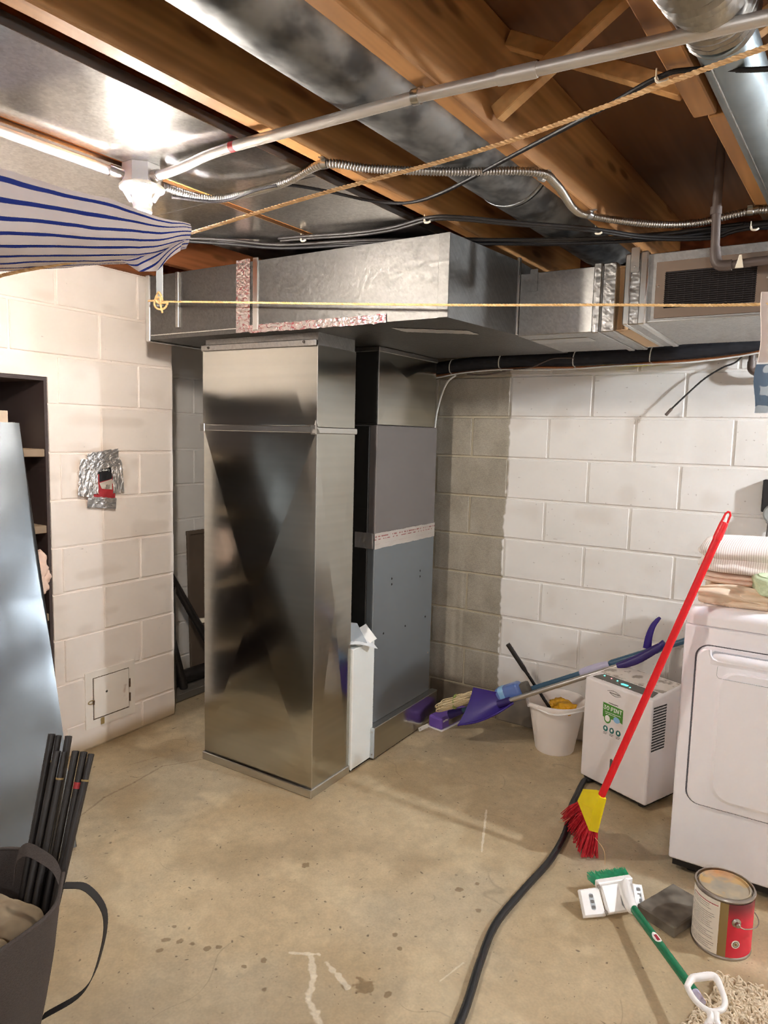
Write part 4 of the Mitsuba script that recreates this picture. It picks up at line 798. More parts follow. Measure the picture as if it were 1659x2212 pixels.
POLES = [((.185, -2.335, .702), (.262, -2.530, .1)), ((.200, -2.326, .699), (.281, -2.517, .1)), ((.221, -2.313, .698), (.302, -2.503, .1)), ((.222, -2.345, .672), (.316, -2.560, .1)), ((.238, -2.336, .67), (.334, -2.549, .1)), ((.261, -2.321, .673), (.338, -2.525, .1)), ((.278, -2.31, .671), (.357, -2.518, .1)), ((.294, -2.301, .667), (.368, -2.538, .1))]
PL = ['black pole standing in the bag, leftmost and among the tallest', 'tall black pole second from the left in the bag', 'tall black pole standing alone behind the others in the bag', 'shorter black pole in the left front of the bag', 'short black pole with a pale joint in the middle of the bag', 'black pole in the middle of the bag, right of the tall one', 'black pole with a red band in the bag', 'rightmost black pole in the bag, with a pale joint']
for i, (t, b) in enumerate(POLES):
    t, b = np.array(t), np.array(b); d = unit(t - b); k = thing('tent_pole', PL[i], 'pole', 'black poles standing in the bag')
    st = .062 if i in (1, 4, 7) else 0.0
    obj('tube', pipe(b, t - d * st, .0088, .0016, 20), 'm_pole', k, 40)
    if st: obj('upper_section', pipe(t - d * (st + .02), t, .0074, .0014, 20), 'm_pole', k, 40); obj('joint_ring', pipe(t - d * (st + .002), t - d * (st - .002), .0091, .0018, 20), 'm_labelgold', k, 40)
    if i == 6: obj('red_band', pipe(t - d * .085, t - d * .070, .0092, .0006, 20), 'm_cardred', k, 40)
def bundle(c, ux, L, r, seed, sq=.8):
    ux = unit(ux); a, b, d = frame(ux)
    m = tube(np.array(c)[None] + np.outer(np.linspace(-L / 2, L / 2, 40), d), [r * (1 - .9 * abs(2 * t - 1) ** 6) for t in np.linspace(0, 1, 40)], 40)
    m.vertices[:, 2] = c[2] + (m.vertices[:, 2] - c[2]) * sq
    return crumple(m, .012, 14, seed, 3)
solo('rolled_fabric', bundle((.250, -2.535, .350), (.80, .45, -.25), .24, .056, 2), 'm_tan', 'rolled tan fabric in the bag, at its back', 'fabric', 'tan fabric rolls in the bag', smooth=60)
solo('rolled_fabric', bundle((.285, -2.640, .338), (.80, .5, -.15), .24, .056, 5), 'm_tan', 'rolled tan fabric in the bag, nearest the front rim', 'fabric', 'tan fabric rolls in the bag', smooth=60)

# ------------------------------------------------------------------ alcove clutter
k = thing('board', 'brown framed board leaning on the alcove wall left of the sheet-metal drop', 'board')
obj('panel', bar((XA + .052, -.36, .02), (XA + .022, -.36, .868), .30, .012, up=(1, 0, 0)), 'm_brownboard', k, False)
for (a, b) in (((XA + .058, -.502, .02), (XA + .028, -.502, .874)), ((XA + .058, -.218, .02), (XA + .028, -.218, .874))): obj('frame_rail', bar(a, b, .022, .018, up=(1, 0, 0)), 'm_brownboard', k, False)
obj('frame_rail', cham(XA + .018, XA + .038, -.514, -.206, .862, .884, .002), 'm_brownboard', k, False)
k = thing('duct_offcut', 'grey sheet-metal offcut standing in the alcove by the broken wall end', 'metal sheet')
m = grid(lambda u, v: np.c_[-1.055 - .10 * u, -.895 + .05 * np.sin(u * 3.1) + .06 * u, .004 + .635 * v], 16, 4); obj('sheet', thick(m, .002), 'm_galv', k, 40)
obj('rim', tube([(-1.055 - .10 * u, -.895 + .05 * math.sin(u * 3.1) + .06 * u, .64) for u in np.linspace(0, 1, 16)], .004, 8), 'm_black', k)
solo('black_pipe', rod((-1.355, -.90, 1.06), (-1.19, -.40, .09), .022, 20), 'm_pole', 'black pipe leaning across the alcove', 'pipe')
solo('black_pipe', rod((-1.17, -.86, .60), (-1.15, -.72, .05), .022, 20), 'm_pole', 'black pipe standing upright in the alcove', 'pipe')
k = thing('black_pipe', 'thick black pipe lying across the alcove floor', 'pipe')
obj('tube', pipe((-1.215, -.78, .085), (-1.18, -.12, .085), .040, .003, 28), 'm_pole', k, 40); obj('rim_ring', pipe((-1.2105, -.70, .085), (-1.210, -.69, .085), .0412, .001, 28), 'm_edge', k, 40)
solo('base_plank', cham(-1.30, -1.10, -.82, -.05, .004, .043, .003), 'm_panelgrey', 'dark plank under the black pipe on the alcove floor', 'plank', smooth=False)
k = thing('pipe_clamp', 'white clamp on the leaning black pipe in the alcove', 'clamp')
obj('jaw', bar((-1.262, -.545, .372), (-1.225, -.495, .372), .03, .022), 'm_clip', k, False); obj('screw', rod((-1.235, -.50, .375), (-1.20, -.44, .36), .006, 10), 'm_clip', k)

# ------------------------------------------------------------------ dryer with towels
k = thing('dryer', 'white clothes dryer at the right edge with folded towels on its top', 'dryer')
DX0, DX1, DY, DB = 1.410, 2.096, -.855, -.150
obj('cabinet', rbox(DX0, DX1, DY, DB, .045, .872, .008, 2), 'm_appliance', k, 40)
s = trimesh.creation.icosphere(3); Pn = []
for x, sx in ((DX0 - .002, 1), (DX1 + .002, -1)):
    for y, sy in ((DY - .012, 1), (DB, -1)):
        Pn += [s.vertices * .032 + (x + sx * .032, y + sy * .032, .905)]; Pn += [np.array([(x + sx * .004, y + sy * .03, .8755), (x + sx * .03, y + sy * .004, .8755), (x + sx * .010, y + sy * .010, .8755)])]
obj('top_lid', hull(np.vstack(Pn)), 'm_appliance', k, 40, 'rounded white top')
obj('kick_base', cube(DX0 + .012, DX1 - .012, DY + .016, DB - .01, .018, .050), 'm_black', k, False)
for x in (DX0 + .07, DX1 - .07):
    for y in (DY + .06, DB - .06): obj('foot', lathe([(0, 0), (.022, 0), (.022, .016), (.010, .02), (0, .02)], (x, y, 0), 20), 'm_black', k)
def fpoly(a, b, c, d, r): return rrect(a, c, b, d, r, 10)
gap = fpoly(1.448, .262, 2.058, .812, .045).difference(fpoly(1.4535, .2655, 2.0525, .8085, .041))
obj('door_gap', plate(gap, (0, DY + .0003, 0), (1, 0, 0), (0, 0, 1), .0012), 'm_shadowgap', k, False)
def dish(outer, steps, y0, cx, cz):            # nested rounded outlines with a depth each
    V, F = [], []; N = 160
    for (poly, dy) in steps:
        ex = poly.exterior; st = ex.project(__import__('shapely').geometry.Point(cx + 9, cz)) / ex.length
        for q in np.arange(N) / N:
            x, z = ex.interpolate((q + st) % 1., normalized=True).coords[0]; V.append((x, y0 - dy, z))
    n = len(steps)
    for i in range(n - 1):
        for j in range(N): l = (j + 1) % N; F += [(i * N + j, (i + 1) * N + j, (i + 1) * N + l), (i * N + j, (i + 1) * N + l, i * N + l)]
    V.append((np.mean([v[0] for v in V[-N:]]), y0 - steps[-1][1], np.mean([v[2] for v in V[-N:]]))); c = len(V) - 1
    for j in range(N): F.append(((n - 1) * N + j, c, (n - 1) * N + (j + 1) % N))
    return trimesh.Trimesh(V, F, process=False)
st = [(fpoly(1.455, .269, 2.051, .805, .040), 0.), (fpoly(1.455, .269, 2.051, .805, .040), .012), (fpoly(1.460, .274, 2.046, .800, .037), .016), (fpoly(1.518, .296, 1.988, .742, .062), .018), (fpoly(1.524, .302, 1.982, .740, .060), .021), (fpoly(1.533, .311, 1.973, .738, .056), .031), (fpoly(1.60, .38, 1.90, .70, .05), .033)]
obj('door', dish(None, st, DY, 1.75, .53), 'm_appliance', k, 30)
m = grid(lambda u, v: np.c_[1.497 + .52 * u, DY - .0165 + .004 * 0 - .010 * np.sin(np.pi * v) * np.clip(np.minimum(u, 1 - u) * 12, 0, 1) ** .5, .752 + .046 * v], 60, 12)
obj('door_handle', thick(m, .001), 'm_appliance', k, 40)
obj('handle_recess', plate(fpoly(1.500, .766, 2.01, .799, .012), (0, DY - .0185, 0), (1, 0, 0), (0, 0, 1), .0012), 'm_recessshade', k, False)  # flat plate, the scoop's shade put into its colour
obj('handle_lip', tube([(1.494, DY - .018, .800), (1.496, DY - .020, .785), (1.503, DY - .022, .772), (1.52, DY - .023, .767), (2.0, DY - .023, .767)], .004, 10), 'm_appliance', k, 40)
obj('door_line', plate(fpoly(1.520, .715, 1.988, .760, .012).difference(fpoly(1.5212, .7162, 1.9868, .761, .011)), (0, DY - .0330, 0), (1, 0, 0), (0, 0, 1), .0012), 'm_papergrey', k, False)
def towel(name, m, at, rz, mt_, lab):
    M = trimesh.transformations.rotation_matrix(rz, (0, 0, 1)); m.apply_transform(M); m.apply_translation(at); return solo(name, m, mt_, lab, 'towel', 'folded laundry on the dryer', smooth=60)
TOP = .938
towel('folded_sheet', folded(.46, .40, .050, 2, 3, .05, .0, .012), (1.665, -.625, TOP), .10, 'm_towelbeige', 'beige folded cloth lying directly on the dryer top')
towel('folded_towel', folded(.40, .30, .040, 2, 8, .05, .0, .008), (1.625, -.575, TOP + .052), -.05, 'm_towelpeach', 'peach folded towel between the beige cloth and the white ribbed towel')
towel('folded_towel', folded(.44, .34, .100, 2, 5, .07, .012, .006), (1.630, -.565, TOP + .094), .04, 'm_towelwhite', 'white ribbed towel on top of the laundry pile')
towel('folded_towel', folded(.26, .15, .060, 1, 11, .04, .0, .010), (1.72, -.775, TOP + .052), .25, 'm_towelgreen', 'light green towel in front of the white ribbed towel')
dv = grid(lambda u, v: np.c_[1.44 + .48 * u, -.80 - .026 * np.sin(v * 2.8) - .018 * np.sin(u * 9 + 2 * v) - .010 * np.sin(v * 14 + 3 * u), TOP + .003 + (.056 + .012 * np.sin(u * 8)) * v + .014 * np.sin(u * 7 + 1.5) * (1 - v) * v * 3], 50, 14)
obj('loose_edge', thick(dv, .004), 'm_towelbeige', 'folded_sheet', 50)
# box and drain hoses on the wall behind the dryer
k = thing('outlet_box', 'black box with a grey round cap on the back wall above the dryer', 'box')
obj('box', rbox(1.548, 1.70, -.062, -.001, 1.192, 1.325, .006, 2), 'm_blackgloss', k, 30)
obj('cap', oriented(lathe([(0, 0), (.042, 0), (.042, .02), (.036, .028), (0, .030)], (0, 0, 0), 32), (1.60, -.062, 1.188), (1, 0, 0), (0, 0, 1), (0, -1, 0)), 'm_greydisc', k, 40)
obj('cap', rbox(1.57, 1.63, -.066, -.02, 1.145, 1.175, .006, 2), 'm_greydisc', k, 30)
for i in range(4): obj('hose', tube(spline([(1.582 + .012 * i, -.045, 1.155), (1.578 + .012 * i, -.040, 1.10), (1.572 + .011 * i, -.035, 1.0), (1.57 + .011 * i, -.03, .80)], 6), .0052, 10), 'm_panelgrey', k, 40)

# ------------------------------------------------------------------ dehumidifier
k = thing('dehumidifier', 'white dehumidifier with lit green buttons standing between the bucket and the dryer', 'dehumidifier')
DO = np.array((.961, -.386, 0)); du = unit((.922, -.386, 0)); dv_ = np.array((-du[1], du[0], 0)); W_, D_, H0, H1 = .325, .225, .462, .484
def dloc(m): return oriented(m, DO, du, dv_, (0, 0, 1))
s = trimesh.creation.icosphere(2).vertices * .010; Pn = []
for x in (.010, W_ - .010):
    for y, z in ((.010, H0 - .010), (D_ - .010, H1 - .010), (.010, .034), (D_ - .010, .034)): Pn.append(s + (x, y, z))
obj('body', dloc(hull(np.vstack(Pn))), 'm_dehum', k, 40)
obj('base', dloc(cube(.012, W_ - .012, .014, D_ - .012, .014, .03)), 'm_black', k, False)
for x in (.04, W_ - .04):
    for y in (.04, D_ - .04): obj('caster', dloc(lathe([(0, 0), (.014, 0), (.014, .016), (0, .016)], (x, y, 0), 16)), 'm_black', k)
tilt = unit((0, D_, H1 - H0)); 
def dtop(poly, h, lift=0): return oriented(prism(poly, h), DO + np.array((0, 0, H0)) + lift * np.array((0, 0, 1)) , du, unit(dv_ * tilt[1] + np.array((0, 0, tilt[2]))), np.cross(du, unit(dv_ * tilt[1] + np.array((0, 0, tilt[2])))))
obj('dusty_top', dtop(rrect(.012, W_ - .012, .085, D_ - .012, .006), .0012), 'm_dehumtop', k, False)
obj('control_panel', dtop(Polygon([(.022, .022), (.038, .078), (.300, .078), (.310, .022)]), .0014), 'm_panelgrey', k, False)
for i, (x, y, r, c) in enumerate(((.052, .062, .0035, (.1, 2.2, 1.5)), (.090, .058, .0025, (2.4, .25, .3)), (.122, .056, .0035, (.1, 2.2, 1.5)), (.196, .038, .0035, (.1, 2.2, 1.5)))):
    q = obj('indicator', dtop(Polygon([(x + r * math.cos(t), y + r * math.sin(t)) for t in np.arange(14) * math.pi / 7]), .0008, .0014), None, k, False); scene[q]['emitter'] = {'type': 'area', 'radiance': {'type': 'rgb', 'value': list(c)}}
q = obj('display', dtop(rrect(.150, .182, .038, .050, .004), .0008, .0014), None, k, False); scene[q]['emitter'] = {'type': 'area', 'radiance': {'type': 'rgb', 'value': [.05, 1.6, 1.25]}}
def dfront(poly, h=.0008, off=.0): return plate(poly, DO - dv_ * (0.0002 + off), du, (0, 0, 1), h)
def ell(cx, cy, rx, ry): return Polygon([(cx + rx * math.cos(t), cy + ry * math.sin(t)) for t in np.arange(24) * math.pi / 12])
obj('sticker', dfront(Polygon([(.100, .383), (.198, .378), (.198, .318), (.178, .326), (.150, .322), (.120, .318), (.101, .322)])), 'm_stickergreen', k, False)
obj('sticker_badge', dfront(ell(.125, .318, .017, .020), .001), 'm_stickergreen', k, False); obj('sticker_badge', dfront(ell(.125, .319, .012, .014), .0014), 'm_stickerwhite', k, False); obj('sticker_badge', dfront(ell(.170, .326, .016, .012), .0014), 'm_bottlelabel', k, False)
fu = lambda x, z: DO - dv_ * .0012 + du * x + np.array((0, 0, z))
obj('lettering', text('30 PINT', .0165, fu(.149, .356), du, (0, 0, 1), .0005, True), 'm_stickerwhite', k, False)
obj('lettering', text('DEHUMIDIFIER', .0055, fu(.149, .345), du, (0, 0, 1), .0004), 'm_stickerwhite', k, False) if False else None
for j, zz in enumerate((.345, .338)): obj('fine_print', dfront(sbox(.112, zz, .188 - .02 * j, zz + .002), .0012), 'm_stickerwhite', k, False)
for j, x in enumerate((.118, .149, .181)):
    obj('icon', dfront(ell(x, .274, .0115, .0125)), 'm_teal', k, False); obj('icon', dfront(ell(x, .275, .0045, .006), .0012), 'm_stickerwhite', k, False)
    for zz in (.256, .250): obj('fine_print', dfront(sbox(x - .010, zz, x + .010 - .004 * (zz < .253), zz + .0018)), 'm_ink', k, False)
arc = [(.118 + .064 * t, .437 + .008 * math.sin(math.pi * t * 1.0) - .004 * t) for t in np.linspace(0, 1, 14)]; arc2 = [(.130 + .054 * t, .431 - .008 * math.sin(math.pi * t)) for t in np.linspace(0, 1, 14)]
for A in (arc, arc2): obj('logo_swoosh', tube([fu(x, z) for x, z in A], .0009, 6), 'm_ink', k)
obj('logo_swoosh', dfront(sbox(.128, .4315, .174, .4345)), 'm_ink', k, False); obj('fine_print', dfront(sbox(.128, .386, .172, .389)), 'm_ink', k, False)
obj('water_window', dfront(rrect(.150, .163, .105, .155, .006), .001), 'm_panelgrey', k, False)
sp_ = DO + du * (W_ + .0002)
vent = [plate(sbox(.014, .247 + i * .0117, .101, .2535 + i * .0117), sp_, dv_, (0, 0, 1), .0008) for i in range(16)]
for v_ in vent: obj('vent_slot', v_, 'm_black', k, False)
# black hose over the floor
HP = [(1.03, -.335, .03), (1.005, -.390, .014), (.990, -.42, .0125), (1.000, -.55, .0125), (1.012, -.663, .0125), (1.048, -.836, .0125), (1.062, -1.043, .0125), (1.045, -1.261, .0125), (1.035, -1.464, .0125), (1.062, -1.636, .0125), (1.103, -1.836, .0125), (1.13, -2.1, .0125), (1.10, -2.5, .0125)]
solo('drain_hose', tube(spline(HP, 10), .0118, 14), 'm_hose', 'black hose running from under the dehumidifier across the floor to the bottom edge', 'hose')

# ------------------------------------------------------------------ bucket with gloves, mop, dustpan, rope, handle
k = thing('bucket', 'white plastic bucket against the back wall beside the dehumidifier', 'bucket')
bp = [(0, .003), (.082, .003), (.086, .0), (.090, .006), (.128, .222), (.132, .226), (.141, .226), (.144, .236), (.141, .246), (.134, .247), (.129, .240), (.124, .222), (.086, .012), (0, .010)]
m = lathe(bp, (0, 0, 0), 64)
ang = np.arctan2(m.vertices[:, 1], m.vertices[:, 0]); sp = np.exp(-((ang + 2.2) / .28) ** 2) * np.clip((m.vertices[:, 2] - .12) / .12, 0, 1); m.vertices[:, :2] *= (1 + .10 * sp)[:, None]
m.apply_translation((.768, -.152, 0)); obj('shell', m, 'm_bucket', k, 40)
obj('handle', tube([(.768 + .142 * math.cos(t), -.152 + .142 * math.sin(t), .232 - .012 * math.sin(2 * (t + .55)) ** 2) for t in np.linspace(-2.3, .6, 30)], .0045, 10), 'm_plasticwhite', k, 40)
for t in (-2.3, .6): obj('handle_lug', rod((.768 + .132 * math.cos(t), -.152 + .132 * math.sin(t), .228), (.768 + .150 * math.cos(t), -.152 + .150 * math.sin(t), .228), .010, 14), 'm_plasticwhite', k)
for i, c in enumerate(((.825, -.185, .215), (.785, -.13, .205))):
    m = rag(c, (.055, .05, .035), 4 + i, None); solo('rubber_glove', m, 'm_glove', ('crumpled yellow rubber glove in the bucket, nearest the dehumidifier', 'crumpled yellow rubber glove deeper in the bucket')[i], 'glove', smooth=60)
k = thing('toilet_brush', 'black handled brush standing in the white bucket, leaning to the left', 'brush')
a_, b_ = np.array((.545, -.240, .492)), np.array((.715, -.185, .245)); 
obj('grip', tube(spline([a_, a_ + (b_ - a_) * .06, a_ + (b_ - a_) * .45, a_ + (b_ - a_) * .5], 5), [.011 if i < 11 else .009 for i in range(16)], 14), 'm_blackgloss', k, 40)
obj('shaft', rod(a_ + (b_ - a_) * .48, a_ + (b_ - a_) * 1.55, .0075, 14), 'm_blackgloss', k)
obj('brush_head', crumple(bundle(tuple(a_ + (b_ - a_) * 1.62), b_ - a_, .08, .028, 3), .002, 60), 'm_black', k)
k = thing('spray_mop', 'purple spray mop with a blue pole and bottle leaning against the dryer', 'mop')
M0, M1 = np.array((.262, -.262, .082)), np.array((1.397, -.150, .672))
md = unit(M1 - M0)
def mp(x): return M0 + (M1 - M0) * (x - M0[0]) / (M1[0] - M0[0])
obj('pole', tube([mp(.28), mp(.9), mp(1.40)], .0125, 18), 'm_bluepole', k)
obj('grip', tube([mp(x) for x in (.885, .89, .91, .94, .98, 1.0, 1.012)], [.013, .019, .0215, .0225, .021, .018, .013], 20), 'm_lilac', k, 40)
obj('pole_sleeve', tube([mp(1.01), mp(1.02), mp(1.20), mp(1.22)], [.014, .0175, .0165, .0125], 18), 'm_bluepole', k, 40)
a1, b1, d1 = frame(md)
bt = rbox(-.036, .036, -.042, .042, -.068, .068, .022, 3); obj('bottle', oriented(bt, mp(.575) + np.array((0, -.03, .018)), a1, b1, d1), 'm_bottle', k, 40)
obj('bottle_neck', oriented(rbox(-.024, .024, -.030, .030, 0, .045, .012, 3), mp(.575) + np.array((0, -.03, .018)) + d1 * .06, a1, b1, d1), 'm_panelgrey', k, 40)
obj('bottle_label', oriented(rbox(-.0368, .0368, -.0428, .0428, -.058, .0, .022, 3), mp(.575) + np.array((0, -.03, .018)), a1, b1, d1), 'm_bottlelabel', k, 40)
obj('holder', oriented(rbox(-.045, .045, -.03, .03, -.10, .0, .018, 3), mp(.47) + np.array((0, -.006, .0)), a1, b1, d1), 'm_purpledark', k, 40)
hu = unit((.16, .987, 0)); hv = unit((-.987, .16, 0))
obj('head', oriented(rbox(0, .23, 0, .085, .004, .066, .012, 3), (.238, -.300, 0), hu, hv, (0, 0, 1)), 'm_purplehead', k, 40)
obj('head_window', oriented(rrect and prism(rrect(.06, .20, .015, .05, .008), .0012), (.238, -.300, 0) + np.array((0, 0, 0)) - hv * .0002, hu, (0, 0, 1), np.cross(hu, (0, 0, 1))), 'm_slab', k, False)
obj('lettering', text('swiffer', .010, np.array((.238, -.300, .045)) - hv * .0008 + hu * .032, hu, (0, 0, 1), .0008, True), 'm_plasticwhite', k, False)
obj('pivot', tube([mp(.262), mp(.33)], [.022, .014], 14), 'm_purpledark', k)
obj('cleaning_pad', oriented(cham(-.004, .234, -.006, .09, .0, .006, .002), (.238, -.300, 0), hu, hv, (0, 0, 1)), 'm_plasticwhite', k, False)
k = thing('dustpan', 'deep purple dustpan with a long silver handle lying over the spray mop', 'dustpan')
S0, S1, S2 = np.array((.575, -.322, .238)), np.array((1.085, -.225, .498)), np.array((1.205, -.190, .582))
obj('handle', tube([S0, S1], .0115, 18), 'm_silver', k)
obj('grip', tube(spline([S1 - (S1 - S0) * .06, S1 + (S2 - S1) * .35 + [0, 0, -.006], S2, S2 + [.03, .008, .03]], 5), [.014 + .006 * math.sin(min(1, i / 12) * math.pi) for i in range(16)], 16), 'm_purpledark', k, 40)
hk = [np.array((1.162, -.170, .568)), np.array((1.166, -.168, .62)), np.array((1.178, -.162, .668)), np.array((1.196, -.158, .70)), np.array((1.206, -.158, .712))]
hm = tube(spline(hk, 6), [.018 - .012 * i / 24 for i in range(25)], 14); hm.vertices[:, 1] = -.165 + (hm.vertices[:, 1] + .165) * .5; obj('hook', hm, 'm_purple', k, 40)
cc = [np.array((.372, -.392, .100)), np.array((.414, -.325, .276)), np.array((.520, -.300, .268)), np.array((.618, -.322, .244)), np.array((.560, -.372, .196))]
def scoop(u, v):
    U, V = u[:, None], v[:, None]; top = cc[1] * (1 - U) + cc[2] * U; P = (cc[0] * (1 - U) + cc[3] * U) * (1 - V) + top * V
    return P + np.outer(.030 * np.sin(np.pi * v) * (.4 + .6 * u), (.3, .8, -.3)) + np.outer(-.020 * np.sin(np.pi * u) * (1 - v), (0, .3, 1))
obj('pan', thick(grid(scoop, 24, 20), .004), 'm_purple', k, 50)
obj('rib', tube(spline([cc[0], cc[0] * .5 + cc[4] * .5 + [0, 0, -.012], cc[4], cc[3]], 6), .005, 10), 'm_purple', k, 40)
obj('socket', tube([S0 + (S1 - S0) * -.06, S0 + (S1 - S0) * .05], .017, 16), 'm_purpledark', k)
k = thing('rope_hank', 'hank of pale string bound with a green band, lying on the spray mop head', 'rope')
rc = np.array((.318, -.312, .178)); rng = np.random.RandomState(4); lo = []
for i in range(34):
    ph = rng.uniform(0, 6.28); rr = rng.uniform(.030, .062); Lh = rng.uniform(.062, .095); off = rng.uniform(-.014, .014, 3)
    P = [rc + off + np.array((Lh * math.cos(t) * .93, Lh * .36 * math.cos(t), .0)) + np.array((0, 0, 1)) * (Lh * .45 * math.cos(t)) + (.45 + .55 * abs(math.cos(t))) * rr * math.sin(t) * np.array((-.2, .75 * math.cos(ph), .65 * math.sin(ph) + .2)) for t in np.linspace(0, 6.28, 26)]
    lo.append(tube(P, .0026, 5))
obj('strings', cat_(lo), 'm_string', k, 60); labels[k + '__strings'] = {'kind': 'stuff'}
obj('band', tube([rc + np.array((-.003, .026 * math.cos(t), .032 * math.sin(t))) for t in np.linspace(0, 6.28, 20)], .006, 8), 'm_greenband', k)
solo('metal_tab', plate(rrect(0, .055, 0, .022, .004).difference(ell(.010, .011, .003, .003)), (.150, -.372, .004), unit((.55, .80, .28)), unit((-.1, -.27, .96)), .002), 'm_stickerwhite', 'small white slotted tab on the floor left of the purple mop head', 'tab', smooth=False)

# ------------------------------------------------------------------ red broom
k = thing('broom', 'red-handled broom with a yellow head and red bristles leaning on the dryer', 'broom')
S = np.array((1.203, -.972, .258)); Tp = np.array((1.506, -.876, 1.216)); bh = unit(Tp - S)
obj('handle', tube([S - bh * .02, S + bh * .30, S + bh * .962], .0122, 20), 'm_red', k)
obj('end_cap', tube([Tp - bh * .055, Tp - bh * .05, Tp - bh * .0, Tp + bh * .004], [.0132, .0140, .0130, .011], 20), 'm_redcap', k)
w_ = unit(np.cross(bh, np.cross((.84, .54, 0), bh))); 
lp = [Tp + w_ * .010, Tp + w_ * .0085 + bh * .030, Tp + w_ * .003 + bh * .038, Tp - w_ * .003 + bh * .038, Tp - w_ * .0085 + bh * .030, Tp - w_ * .010]
obj('hanging_loop', tube(lp, .0034, 8), 'm_redcap', k, 50)
LR, LLn = np.array((1.180, -.962, .112)), np.array((1.103, -.850, .146)); bw = unit(LR - LLn); tn = unit(np.cross(bw, bh)); tn = tn if tn[0] > 0 else -tn
Hd = []
for s_ in (-1, 1):
    Hd += [LR + tn * .017 * s_, LLn + tn * .017 * s_, LLn + bh * .052 + tn * .016 * s_, S + bw * .012 - bh * .055 + tn * .017 * s_, S + bw * .016 + tn * .012 * s_, S - bw * .020 + tn * .012 * s_]
obj('head', hull(Hd), 'm_yellow', k, 20)
rng = np.random.RandomState(2); br = []
FA, FB = np.array((1.025, -.742, .012)), np.array((1.172, -.962, .002))
for i in range(420):
    u = rng.uniform(0, 1); q = rng.uniform(-1, 1); a0 = LLn + (LR - LLn) * (.02 + .95 * u) + tn * .013 * q + bh * .01; e0 = FA + (FB - FA) * np.clip(u + rng.normal(0, .02), 0, 1) + tn * (.032 * q + rng.normal(0, .006)); e0[2] = max(.003, e0[2] + rng.uniform(0, .014))
    md_ = (a0 + e0) / 2 + rng.normal(0, .004, 3); br.append(tube([a0, md_, e0], [.0022, .0021, .0016], 4))
obj('bristles', cat_(br), 'm_bristle', k, 60); labels[k + '__bristles'] = {'kind': 'stuff'}
for P in ([(1.19, -.975, .10), (1.225, -.99, .075), (1.235, -1.0, .03)], [(1.08, -.83, .09), (1.05, -.86, .06), (1.03, -.88, .06)]): obj('straw', tube(spline(P, 5), .0009, 5), 'm_straw', k)

# ------------------------------------------------------------------ green scrub brush and white D-handle tool
k = thing('scrub_mop', 'white and green scrub mop lying on the floor by the paint can', 'mop')
def slab4(a, b, c, d, t, bev=.004):
    pts = [np.array(p, float) for p in (a, b, c, d)]; n = unit(np.cross(pts[1] - pts[0], pts[3] - pts[0])); n = n if n[2] > 0 else -n; c0 = sum(pts) / 4; P = []
    for p in pts:
        i = p + unit(c0 - p) * bev; P += [p + n * (-t + bev), p - n * bev, i, i - n * t]
    return hull(P)
A_, B_, C_2, D_2 = (1.268, -1.181, .070), (1.342, -1.105, .070), (1.370, -1.172, .024), (1.310, -1.232, .022)
obj('head_plate', slab4(A_, B_, C_2, D_2, .022), 'm_plasticwhite', k, 30)
obj('head_boss', hull(np.vstack([trimesh.creation.icosphere(2, .012).vertices + np.array(p) for p in ((1.330, -1.118, .066),)] + [trimesh.creation.icosphere(2, .0165).vertices + np.array(p) for p in ((1.372, -1.212, .052),)] + [np.array([(1.312, -1.142, .070), (1.338, -1.19, .036), (1.356, -1.165, .036)])])), 'm_plasticwhite', k, 40)
for nm, q in (('wing', ((1.214, -1.232, .064), (1.264, -1.184, .066), (1.304, -1.236, .016), (1.250, -1.284, .016))), ('wing', ((1.346, -1.102, .064), (1.374, -1.084, .060), (1.396, -1.118, .022), (1.374, -1.166, .018)))):
    obj(nm, slab4(*q, .020, .006), 'm_plasticwhite', k, 30)
    q = [np.array(p) for p in q]; cx = sum(q) / 4; ax = unit((q[0] + q[1] - q[2] - q[3])); ay = unit(q[1] - q[0]); nz = unit(np.cross(ay, ax)); nz = nz if nz[2] > 0 else -nz
    obj('clip_slot', plate(rrect(-.024, .024, -.0075, .0075, .007), cx + nz * .0001, ax, np.cross(nz, ax), .001), 'm_papergrey', k, False)
    for s_ in (-.016, .0, .016): obj('clip_jaw', plate(rrect(-.0045, .0045, -.006, .006, .003), cx + ax * s_ + nz * .001, ax, np.cross(nz, ax), .0008), 'm_panelgrey', k, False)
for p, q in (((1.262, -1.192, .066), (1.266, -1.186, .067)), ((1.300, -1.236, .022), (1.304, -1.231, .023))): obj('hinge', rod(p, q, .006, 8), 'm_silver', k)
e1, e2 = np.array((1.252, -1.170, .060)), np.array((1.338, -1.078, .060)); ed = unit(e2 - e1); eo = unit((-.62, .62, .05))
obj('brush_bar', oriented(cham(0, np.linalg.norm(e2 - e1), -.010, .012, -.014, .010, .003), e1, ed, unit(np.cross((0, 0, 1), ed)), (0, 0, 1)), 'm_plasticwhite', k, 30)
rng = np.random.RandomState(9); br = []; fo = unit(np.cross((0, 0, 1), ed))
for i in range(26):
    for j in range(3):
        c = e1 + ed * (np.linalg.norm(e2 - e1) * (.02 + .96 * i / 25)) + np.array((0, 0, -.010 + .008 * j)) + fo * .010
        for _ in range(5): br.append(tube([c + rng.normal(0, .0012, 3), c + fo * .036 + ed * (.010 * (i / 25 - .75)) + rng.normal(0, .002, 3) + np.array((0, 0, .004))], [.0013, .0011], 4))
obj('bristles', cat_(br), 'm_greenbristle', k, 60); labels[k + '__bristles'] = {'kind': 'stuff'}
G0, G1 = np.array((1.368, -1.203, .053)), np.array((1.594, -1.514, .092)); gd = unit(G1 - G0)
obj('pole', tube([G0, G1], .0118, 20), 'm_green', k)
obj('pole_tip', tube([G1 - gd * .004, G1 + gd * .035], [.0115, .009], 18), 'm_lilac', k)
